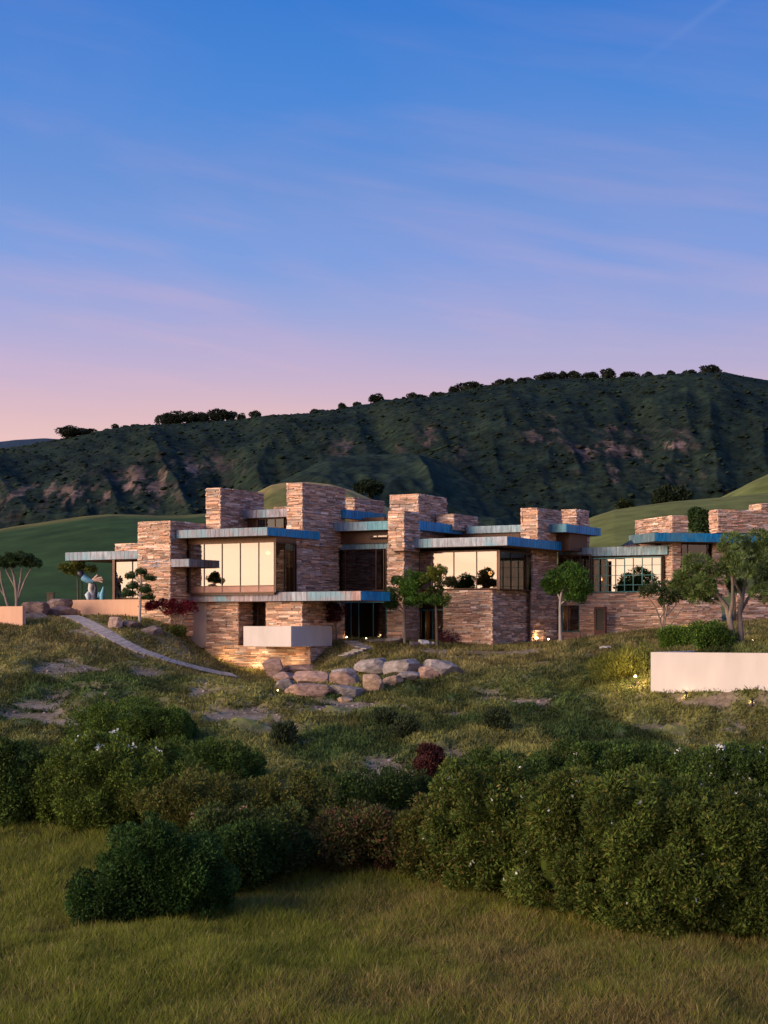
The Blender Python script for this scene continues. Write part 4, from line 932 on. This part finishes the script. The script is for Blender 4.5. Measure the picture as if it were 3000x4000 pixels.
# sculpture on the terrace
d = 112.8; sc_ = empty('sculpture', np.array([P(372, 2338, d)[0], d, ZTER]), 'abstract blue and white sculpture with splayed fingers on the terrace', 'sculpture')
def spx(px, py, dd=0): return P(px, py, d+dd)
mb = MB(); tube(mb, [spx(360,2345),spx(358,2320),spx(352,2300),spx(356,2280)], [.16,.19,.15,.18], 8, np.array((.62,.58,.55))); tube(mb, [spx(345,2342,-.2),spx(342,2325,-.2),spx(347,2312,-.1)], [.10,.20,.08], 8, np.array((.55,.62,.66))); mb.obj('torso', M['sculpt'], sc_, smooth=True)
mb = MB(); tube(mb, [spx(366,2272),spx(345,2268),spx(328,2258),spx(315,2236)], [.12,.22,.24,.08], 8, np.array((.16,.36,.50))); mb.obj('arm', M['sculpt'], sc_, smooth=True)
mb = MB(); tube(mb, [spx(322,2252),spx(312,2238),spx(306,2232)], [.20,.26,.10], 8, np.array((.02,.02,.03))); mb.obj('crest', M['sculpt'], sc_, smooth=True)
mb = MB()
for (x, y) in ((381,2246),(398,2256),(402,2264),(400,2274)): tube(mb, [spx(362,2268),spx((366+x)/2,(2266+y)/2-2),spx(x, y)], [.11,.075,.06], 6, np.array((.62,.42,.34)))
mb.obj('hand', M['sculpt'], sc_, smooth=True)
mb = MB(); tube(mb, [spx(372,2342),spx(370,2320),spx(374,2300),spx(368,2280)], [.22,.16,.10,.12], 8, np.array((.05,.05,.07))); mb.obj('leg', M['sculpt'], sc_, smooth=True)
mb = MB(); tube(mb, [spx(398,2344,-.1),spx(398,2325,-.1),spx(402,2305,-.1),spx(404,2292,-.1)], [.14,.19,.10,.04], 8, np.array((.16,.45,.60))); tube(mb, [spx(384,2335),spx(390,2318),spx(398,2320)], [.12,.16,.12], 8, np.array((.10,.25,.38))); mb.obj('tail', M['sculpt'], sc_, smooth=True)
mb = MB(); tube(mb, [P(319, 2345, 114), P(319, 2250, 114)], [.05, .05], 8); tube(mb, [P(319,2255,114), P(319,2240,114)], [.16,.12], 8); o = mb.obj('post', M['black']); tag(o, 'thin dark post with a knob at its top left of the sculpture', 'post')
mb = MB(); C_ = P(198, 2350, 112); mb.add(box_verts(C_[:2], (1, 0), (0, 1), -.22, .22, -.2, .2, C_[2]-.6, C_[2]+.55), BOXF); mb.add(box_verts(C_[:2], (1, 0), (0, 1), -.25, .25, -.23, .23, C_[2]+.553, C_[2]+.6), BOXF)
tag(mb.obj('pedestal', M['darkbark']), 'dark square pedestal above the rocks between the two peach walls', 'pedestal')

# ------------------------------------------------------------------ shrubs
G_B = (.050, .080, .020)
big_l = .125; big_w = .05
bush('shrub', 'shrub at the lower right corner, cut by the picture edge', 2960, 700, 3705, 2975, (.076,.112,.021), big_l, big_w, 62000, 'big shrubs in the foreground', lumps=190, clump=.31, tint=(.13,.13,.03), tf=.12, flowers=((.75,.75,.70), 40, .1, .08))
bush('shrub', 'tallest front shrub of the right mass, second from the right edge', 2640, 780, 3690, 2960, (.080,.116,.021), big_l, big_w, 66000, 'big shrubs in the foreground', lumps=190, clump=.31, tint=(.14,.13,.03), tf=.14, flowers=((.75,.75,.70), 40, .1, .08))
bush('shrub', 'broad olive front shrub in the middle of the right-hand mass', 2320, 780, 3620, 2955, (.086,.120,.022), big_l, big_w, 66000, 'big shrubs in the foreground', lumps=190, clump=.31, tint=(.15,.13,.03), tf=.14, flowers=((.75,.75,.70), 40, .2, .08))
bush('shrub', 'front shrub of the right mass, fourth from the right edge', 2010, 660, 3535, 2970, (.080,.116,.022), big_l, big_w, 54000, 'big shrubs in the foreground', lumps=150, clump=.31, tint=(.15,.12,.03), tf=.14, flowers=((.75,.75,.70), 40, .2, .08))
bush('shrub', 'leftmost shrub of the right-hand mass, beside crimson flowers', 1770, 430, 3450, 3045, (.085,.10,.022), big_l, big_w, 29000, 'big shrubs in the foreground', lumps=100, clump=.30, tint=(.16,.10,.03), tf=.14)
bush('shrub', 'upper right shrub dotted with many white flowers near the right edge', 2870, 620, 3200, 2885, (.070,.118,.024), .125, .05, 40600, 'big shrubs in the foreground', lumps=120, flowers=((.80,.80,.76), 150, .3, .09))
bush('shrub', 'upper middle shrub of the right-hand mass with a few white flowers', 2400, 640, 3180, 2905, (.064,.108,.022), .125, .05, 37700, 'big shrubs in the foreground', lumps=150, clump=.31, flowers=((.8,.8,.76), 50, .3, .08))
bush('shrub', 'upper left shrub of the right mass, right of the dark red columnar bush', 2030, 520, 3180, 2930, (.062,.104,.022), .125, .05, 31900, 'big shrubs in the foreground', lumps=100, flowers=((.8,.8,.76), 24, .5, .08))
bush('shrub', 'large domed green shrub on the left, white flowers on its crest', 450, 900, 3270, 2860, (.100,.150,.024), .125, .05, 62000, 'big shrubs in the foreground', lumps=230, clump=.34, nlobe=0, tint=(.12,.13,.03), tf=.12, flowers=((.75,.78,.76), 60, .75, .08))
bush('shrub', 'low green shrub on the slope just above the large domed left shrub', 490, 500, 2930, 2735, (.078,.13,.022), .12, .05, 24000, 'big shrubs in the foreground', lumps=80)
bush('shrub', 'dark shrub cut by the left edge of the picture', 0, 300, 3240, 2865, (.07,.112,.022), .13, .055, 20000, 'big shrubs in the foreground', lumps=90)
bush('shrub', 'trailing edge shrub sloping down right of the large domed left shrub', 830, 330, 3060, 2900, (.078,.13,.024), .13, .05, 12000, 'big shrubs in the foreground', lumps=70)
bush('shrub', 'olive brown spreading shrub in the middle between the two big masses', 900, 760, 3300, 3000, (.095,.112,.024), .12, .045, 38000, 'big shrubs in the foreground', lumps=140, rl=.18, tint=(.13,.10,.03), tf=.2)
bush('shrub', 'very dark rounded shrub standing forward in the grass, lower left', 650, 560, 3620, 3165, (.034,.076,.016), .10, .045, 46000, 'big shrubs in the foreground', lumps=130, clump=.30)
bush('shrub', 'low dark shrub spilling left from the very dark rounded one into the grass', 410, 250, 3630, 3370, (.034,.072,.016), .10, .045, 14000, 'big shrubs in the foreground', lumps=60, clump=.24)
bush('shrub', 'dark green shrub filling the gap right of the very dark rounded one', 900, 420, 3510, 3215, (.036,.072,.016), .10, .045, 26000, 'big shrubs in the foreground', lumps=90, clump=.28)
bush('shrub', 'dark shrub with scattered pink flowers beside the very dark one', 980, 520, 3470, 3130, (.06,.088,.022), .12, .05, 24000, 'big shrubs in the foreground', lumps=90, flowers=((.55,.28,.25), 60, .55, .08))
bush('shrub', 'brownish shrub with rusty blossom at the edge of the grass', 1380, 520, 3430, 3140, (.075,.082,.024), .12, .05, 26000, 'big shrubs in the foreground', lumps=100, tint=(.13,.05,.035), tf=.2, flowers=((.50,.24,.20), 60, .4, .08))
bush('shrub', 'dark green shrub just below the dark red columnar bush', 1440, 560, 3190, 3020, (.055,.092,.022), .12, .05, 20000, 'big shrubs in the foreground', lumps=90)
bush('shrub', 'small brown-red shrub with crimson flowers against the right-hand mass', 1590, 200, 3420, 3190, (.05,.035,.020), .12, .045, 9000, 'big shrubs in the foreground', lumps=50, tint=(.14,.03,.03), tf=.2, flowers=((.6,.08,.12), 20, .3, .09))
bush('columnar_shrub', 'dark red upright columnar bush standing alone on the bare soil', 1680, 100, 3090, 2900, (.085,.030,.028), .13, .05, 9000, None, lumps=70, rl=.4, ryk=1, low=-.9, up=.7)
G4 = 'little shrubs on the slope'
for l, cx, w, ft, tp in (('small dark shrub on the slope below the left end of the boulders', 1112, 90, 2912, 2828), ('grey-green spiky shrub, right one of a close pair on the slope', 1588, 90, 2880, 2808), ('small shrub, left one of a close pair on the slope', 1510, 70, 2836, 2780), ('upright grey-green shrub on the slope under the big lit stone base', 1945, 84, 2858, 2776)):
    bush('shrub', l, cx, w, ft, tp, (.055,.075,.035), .20, .05, 1800, G4, lumps=30, rl=.35, up=.9)
bush('hedge_shrub', 'bright green rounded shrub behind the planter, left of the big trunk', 2660, 170, 2528, 2462, (.085,.16,.022), .15, .06, 9000, None, lumps=60, tint=(.13,.2,.03), tf=.3)
bush('hedge_shrub', 'bright green shrub behind the planter touching the big trunk', 2790, 180, 2530, 2450, (.060,.12,.020), .15, .06, 9000, None, lumps=60, tint=(.1,.16,.03), tf=.3)
bush('lit_shrub', 'wispy yellow-green shrub lit by the garden spotlight', 2430, 200, 2665, 2545, (.17,.18,.035), .30, .03, 4200, None, lumps=26, rl=.5, up=.9)
bush('lit_shrub', 'tall thin shrub against the left end of the planter wall', 2515, 60, 2640, 2520, (.12,.14,.035), .22, .04, 900, None, lumps=18, rl=.6, up=.9)
bush('low_shrub', 'yellow-green low shrub at the foot of the red maple', 690, 80, 2488, 2446, (.11,.13,.03), .16, .05, 1800, 'low shrubs by the left piers', lumps=26)
bush('low_shrub', 'rounded green shrub left of the lower stone pier, by the tan wall', 768, 66, 2502, 2468, (.09,.13,.03), .14, .05, 1500, 'low shrubs by the left piers', lumps=24)
bush('red_shrub', 'small crimson-leaved shrub at the foot of the big lit stone base', 1752, 70, 2516, 2470, (.13,.035,.045), .14, .05, 900, None, lumps=20, rl=.5)
def roundtree(name, label, px, base, top, w, d, col, zb=None, group=None, n=2600, L=.4):
    zb = zat(base, d) if zb is None else zb; zt = zat(top, d); x = (px-CX)/F*d; h = zt-zb
    root = empty(name, (x, d, zb), label, 'tree', group)
    mb = MB(); tube(mb, [(x, d, zb-.8), (x+.1, d, zb+h*.4), (x, d, zb+h*.7)], [h*.05, h*.04, h*.02], 7); mb.obj('trunk', M['darkbark'], root)
    pad(root, (x, d, zb+h*.56), (w/2/F*d, w/2/F*d, h*.46), n, L, L*.45, col, name='crown', core=.7, nl=44, rl=.34); return root
roundtree('oak_tree', 'round dark oak standing where the right green hill meets the ridge', 2620, 1985, 1912, 140, 330, (.022,.034,.016), L=.9)
roundtree('oak_tree', 'small oak at the upper left end of the right green hill', 2440, 1990, 1962, 56, 330, (.028,.044,.018), L=.7)
roundtree('cypress_tree', 'left one of two dark conifers behind the right wing roof', 2715, 2100, 1984, 44, 135, (.045,.085,.025), L=.25)
roundtree('cypress_tree', 'right one of two dark conifers behind the right wing roof', 2750, 2100, 1998, 52, 134, (.035,.065,.022), L=.25)
roundtree('oak_tree', 'low bushes at the foot of the knoll behind the middle chimneys', 1440, 1935, 1888, 130, 440, (.020,.034,.018), L=.9)

# oaks along the ridge
oaks = []
rt = [(271,1676,80),(332,1678,70),(449,1662,26),(648,1624,60),(690,1615,80),(740,1620,60),(795,1618,60),(850,1610,80),(905,1614,36),(945,1618,26),(994,1613,40),(1234,1602,34),(1333,1581,28),(1397,1574,26),(1472,1543,46),(1607,1541,36),(1645,1545,34),(1694,1538,34),(1726,1536,36),(1776,1511,36),(1830,1502,84),
      (1905,1508,40),(1952,1490,54),(1995,1482,30),(2051,1478,50),(2105,1470,40),(2151,1461,62),(2196,1459,34),(2250,1456,46),(2305,1458,50),(2368,1449,48),(2458,1458,58),(2530,1458,34),(2625,1452,30),(2693,1448,44),(2765,1435,66)]
proto = []
for q in range(5):
    x = 0; root = link('ridge_oak', None, None, (0, 0, 0)); mb = MB(); tube(mb, [(0, 0, -.5), (.03, 0, .3), (0, .02, .6)], [.06, .045, .02], 6); tr_ = mb.obj('trunk', M['darkbark'], root, (0, 0, 0))
    mb = MB(); p, nn, lc = lumpy_points((0, 0, .55), (.42, .42, .36), 26, .2, 1500, back=.8, low=-.5); leaves(mb, p, nn, .11, .07, colvar(len(p), (.024, .030, .019), .3)*lc[:, None]); foliage_core(mb, (0, 0, .55), (.36, .36, .32), np.array((.022, .028, .018)), q)
    crn = mb.obj('crown', M['leaf'], root, (0, 0, 0)); proto.append((root, tr_, crn))
ords = ['first','second','third','fourth','fifth','sixth','seventh','eighth','ninth','tenth','eleventh','twelfth','thirteenth','fourteenth','fifteenth','sixteenth','seventeenth','eighteenth','nineteenth','twentieth','twenty-first','twenty-second','twenty-third','twenty-fourth','twenty-fifth','twenty-sixth','twenty-seventh','twenty-eighth','twenty-ninth','thirtieth','thirty-first','thirty-second','thirty-third','thirty-fourth','thirty-fifth','thirty-sixth']
rp = np.array(RIDGE, float)
for i, (px, tp, w) in enumerate(rt):
    pr_ = proto[i % 5]; ry = np.interp(px, rp[:, 0], rp[:, 1]); d = 896; wd = w/F*d/.9; h = max((ry+14-tp)/F*d/.92, wd*.45)
    if i < 5: r_, ch = pr_[0], pr_[1:]
    else:
        r_ = pr_[0].copy(); COL.objects.link(r_); ch = []
        for c_ in pr_[1:]:
            k_ = c_.copy(); COL.objects.link(k_); k_.parent = r_; ch.append(k_)
    r_.location = P(px, ry+14, d); r_.scale = (wd, wd, h); r_.rotation_euler = (0, 0, i*1.3)
    kind = 'wide dark oak' if w > 55 else ('small dark oak' if w < 36 else 'round dark oak')
    place = 'low on the skyline' if px < 1050 else ('midway up the skyline' if px < 1900 else 'high on the skyline')
    tag(r_, f'{kind} {place}, {ords[i]} ridge tree from left', 'tree', 'oaks along the ridge')
# chaparral on the ridge face: relief too small to count
V0, F0 = ICO1; mb = MB(); K, T, Xw, Dd, Zw = BH
ii = RNG.integers(0, K.shape[1], 6000); jj = RNG.integers(16, 188, 6000)
pos = np.stack([Xw[jj, ii], Dd[jj, ii], Zw[jj, ii]], -1); cc = hill_col(pos[:, 0], pos[:, 1], pos[:, 2], None, None)
keep = cc[:, 0] < .030; pos = pos[keep]; pos[:, :2] += RNG.normal(size=(len(pos), 2))*.8
n_ = len(pos); sz = .4+1.1*RNG.random(n_)**3
VV = V0[None]*(.75+.5*RNG.random((n_, len(V0), 1)))*sz[:, None, None]*np.array([1.3, 1.3, .6])+pos[:, None]
FF = (F0[None]+np.arange(n_)[:, None, None]*len(V0)).reshape(-1, 3)
CC = np.repeat(cc[keep]*(0.8+.4*RNG.random((n_, 1))), len(V0), 0)
sh = link('chaparral_shrubs', make_mesh('chaparral_shrubs', VV.reshape(-1, 3), [FF], M['hill'], CC)); tag(sh, kind='stuff')

# ------------------------------------------------------------------ lamps of the garden
def lamp(label, px, py, d, e, r=.05, spot=None, glow=True, aim=None):
    p = P(px, py, d); zg = float(gz(p[0], p[1])); p[2] = zg+.28 if not glow else max(p[2], zg+.08)
    root = empty('garden_lamp', (p[0], p[1], zg), label, 'garden lamp', 'garden uplights')
    mb = MB(); tube(mb, [(p[0], p[1], zg-.15), (p[0], p[1], p[2]-.05)], [.03, .03], 6); tube(mb, [(p[0], p[1], p[2]-.06), (p[0], p[1], p[2]-.02)], [.05, .07], 8); mb.obj('stake', M['black'], root)
    if glow:
        mb = MB(); mb.add(ICO1[0]*r+p, ICO1[1]); mb.obj('bulb', M['lamp'], root)
    ld = bpy.data.lights.new('lamp_light', 'POINT'); ld.energy = e; ld.color = (1, .66, .30); ld.shadow_soft_size = .06
    lo = bpy.data.objects.new('lamp_light', ld); COL.objects.link(lo); lo.parent = root; lo.location = (0, -.12, p[2]-zg+.12)
lamp('bright spotlight in the wispy shrub beside the cream planter wall', 2482, 2642, 85.6, 200, .075)
lamp('uplight against the shaded face of the big stone base', 2100, 2494, 113.2, 30, .05)
lamp('small white lamp by the dark recess right of the stone base', 2142, 2498, 114.0, 4, .07)
lamp('uplight at the left foot of the stone balcony base', 868, 2592, 108.2, 40, .03, glow=False)
lamp('uplight under the middle of the white balcony', 985, 2622, 107.1, 46, .03, glow=False)
lamp('uplight under the right end of the white balcony', 1130, 2622, 105.8, 30, .03, glow=False)
lamp('low light washing the left part of the long peach wall', 385, 2406, 109.6, 14, .03, glow=False)
lamp('low light washing the right part of the long peach wall', 490, 2416, 108.8, 22, .03, glow=False)
lamp('tiny path light left of the teal glazed doors', 1354, 2489, 110.5, 2.0, .05)
lamp('tiny path light below the teal glazed doors', 1430, 2497, 109.5, 2.0, .05)
lamp('small light on the gravel right of the big tree trunk', 2938, 2512, 92, 4, .07)
lamp('small warm light at the foot of the upright boulder', 1462, 2702, 93.2, 3, .03)
lamp('small warm light in the grass left of the boulders', 1030, 2676, 94, 2, .04)
lamp('small warm light in the grass before the grooved boulder', 1085, 2734, 90, 2, .05)
lamp('warm uplight behind the bright green shrubs', 2690, 2450, 108.6, 60, .03, glow=False)
for lb, px in (('dark bollard light, left one before the cream planter wall', 2680), ('dark bollard light, right one before the cream planter wall', 2938)):
    d = 82.5 if px < 2800 else 80.6; p = P(px, 2690, d); zg = float(gz(p[0], p[1])); root = empty('bollard_light', (p[0], p[1], zg), lb, 'bollard light', 'bollard lights')
    mb = MB(); tube(mb, [(p[0], p[1], zg-.2), (p[0], p[1], zg+.30)], [.05, .05], 8); mb.obj('post', M['black'], root)
    mb = MB(); tube(mb, [(p[0], p[1], zg+.30), (p[0], p[1], zg+.34), (p[0], p[1], zg+.40)], [.10, .10, .03], 10); mb.obj('hood', M['black'], root)
    ld = bpy.data.lights.new('lamp_light', 'POINT'); ld.energy = 8; ld.color = (1, .7, .42); ld.shadow_soft_size = .05
    lo = bpy.data.objects.new('lamp_light', ld); COL.objects.link(lo); lo.location = (p[0], p[1]+.25, zg+.22)

# ------------------------------------------------------------------ grass and ground cover
N = 500000
dd = 29+(61-29)*RNG.random(N)**1.15; xx = (RNG.random(N)*2-1)*(.232*dd+2); zz = gz(xx, dd)
px, py = pxy(xx, dd, zz)
pt = fbm(xx*.35, dd*.30, 201, 4); pt2 = fbm(xx*1.2+3, dd*.8, 203, 3)
br = np.clip((px-900)/1500, 0, 1)*.65+(pt-.5)*1.7-.02
green = np.array((.168, .188, .026)); straw = np.array((.32, .25, .08)); brown = np.array((.155, .112, .042))
q = RNG.random(N)
cg = np.where((q < np.clip(br, .06, .9)*.55)[:, None], straw, np.where((q < np.clip(br, .06, .95))[:, None], brown, green))*(.55+.8*RNG.random((N, 1)))*(.7+.6*pt2[:, None])
hgt = (.13+.20*RNG.random(N))*(.35+1.2*pt2); az_ = RNG.random(N)*6.283; lean = .25+.85*RNG.random(N)
tall = RNG.random(N) < .016*(.3+1.6*pt); hgt = np.where(tall, hgt*1.35, hgt); lean = np.where(tall, lean*.5, lean); cg = np.where(tall[:, None], np.array((.30, .25, .10))*(.6+.5*RNG.random((N, 1))), cg)
tip = np.stack([np.cos(az_)*lean*hgt+.08*hgt, np.sin(az_)*lean*hgt, hgt], -1); b0 = np.stack([xx, dd, zz-.03], -1)
wd = (.008+.010*RNG.random(N)); a2 = RNG.random(N)*3.14; sd = np.stack([np.cos(a2)*wd, np.sin(a2)*wd*.4, np.zeros(N)], -1)
VV = np.stack([b0-sd*1.25, b0+sd*1.25, b0+tip], 1).reshape(-1, 3)
ix = np.arange(N*3).reshape(-1, 3)
gr = link('meadow_grass', make_mesh('meadow_grass', VV, [ix], M['grass'], np.repeat(cg, 3, 0))); tag(gr, kind='stuff')
N = 470000
dd = 55+(112-55)*RNG.random(N)**.9; xx = (RNG.random(N)*2-1)*(.232*dd+3); zz = gz(xx, dd)
dmk = dirt_mask(xx, dd, zz); keep = RNG.random(N) > dmk*1.05
dp = np.full(N, 9.0)
for i in range(0, k, 2): dp = np.minimum(dp, np.hypot(xx-cxp[i], dd-cyp[i]))
keep &= dp > .80
for a in pts: keep &= np.hypot(xx-a[0], dd-a[1]) > .6
# loose stones on the bare soil
peb = np.nonzero((dmk > .55) & (dd > 62) & (dd < 104))[0][:1600]; npb = len(peb)
ps = .03+.10*RNG.random(npb)**3
PV = ICO1[0][None]*(.7+.5*RNG.random((npb, len(ICO1[0]), 1)))*ps[:, None, None]*np.array([1.2, 1.1, .7])+np.stack([xx[peb], dd[peb], zz[peb]], -1)[:, None]
PF = (ICO1[1][None]+np.arange(npb)[:, None, None]*len(ICO1[0])).reshape(-1, 3)
pbl = link('loose_stones', make_mesh('loose_stones', PV.reshape(-1, 3), [PF], M['rock'], np.repeat(np.array((.22, .17, .145))*(.6+.9*RNG.random((npb, 1))), len(ICO1[0]), 0))); tag(pbl, kind='stuff')
xx, dd, zz = xx[keep], dd[keep], zz[keep]; n_ = len(xx)
mb = MB(); cg = slope_green(xx, dd)*(.6+.9*RNG.random((n_, 1)))
up_ = np.tile((0, -.25, .8), (n_, 1))
leaves(mb, np.stack([xx, dd, zz-.02], -1), up_, .22, .075, cg, up=.35, spread=.9, tri=True)
tag(mb.obj('ground_cover', M['grass'], None, (0, 0, 0)), kind='stuff')
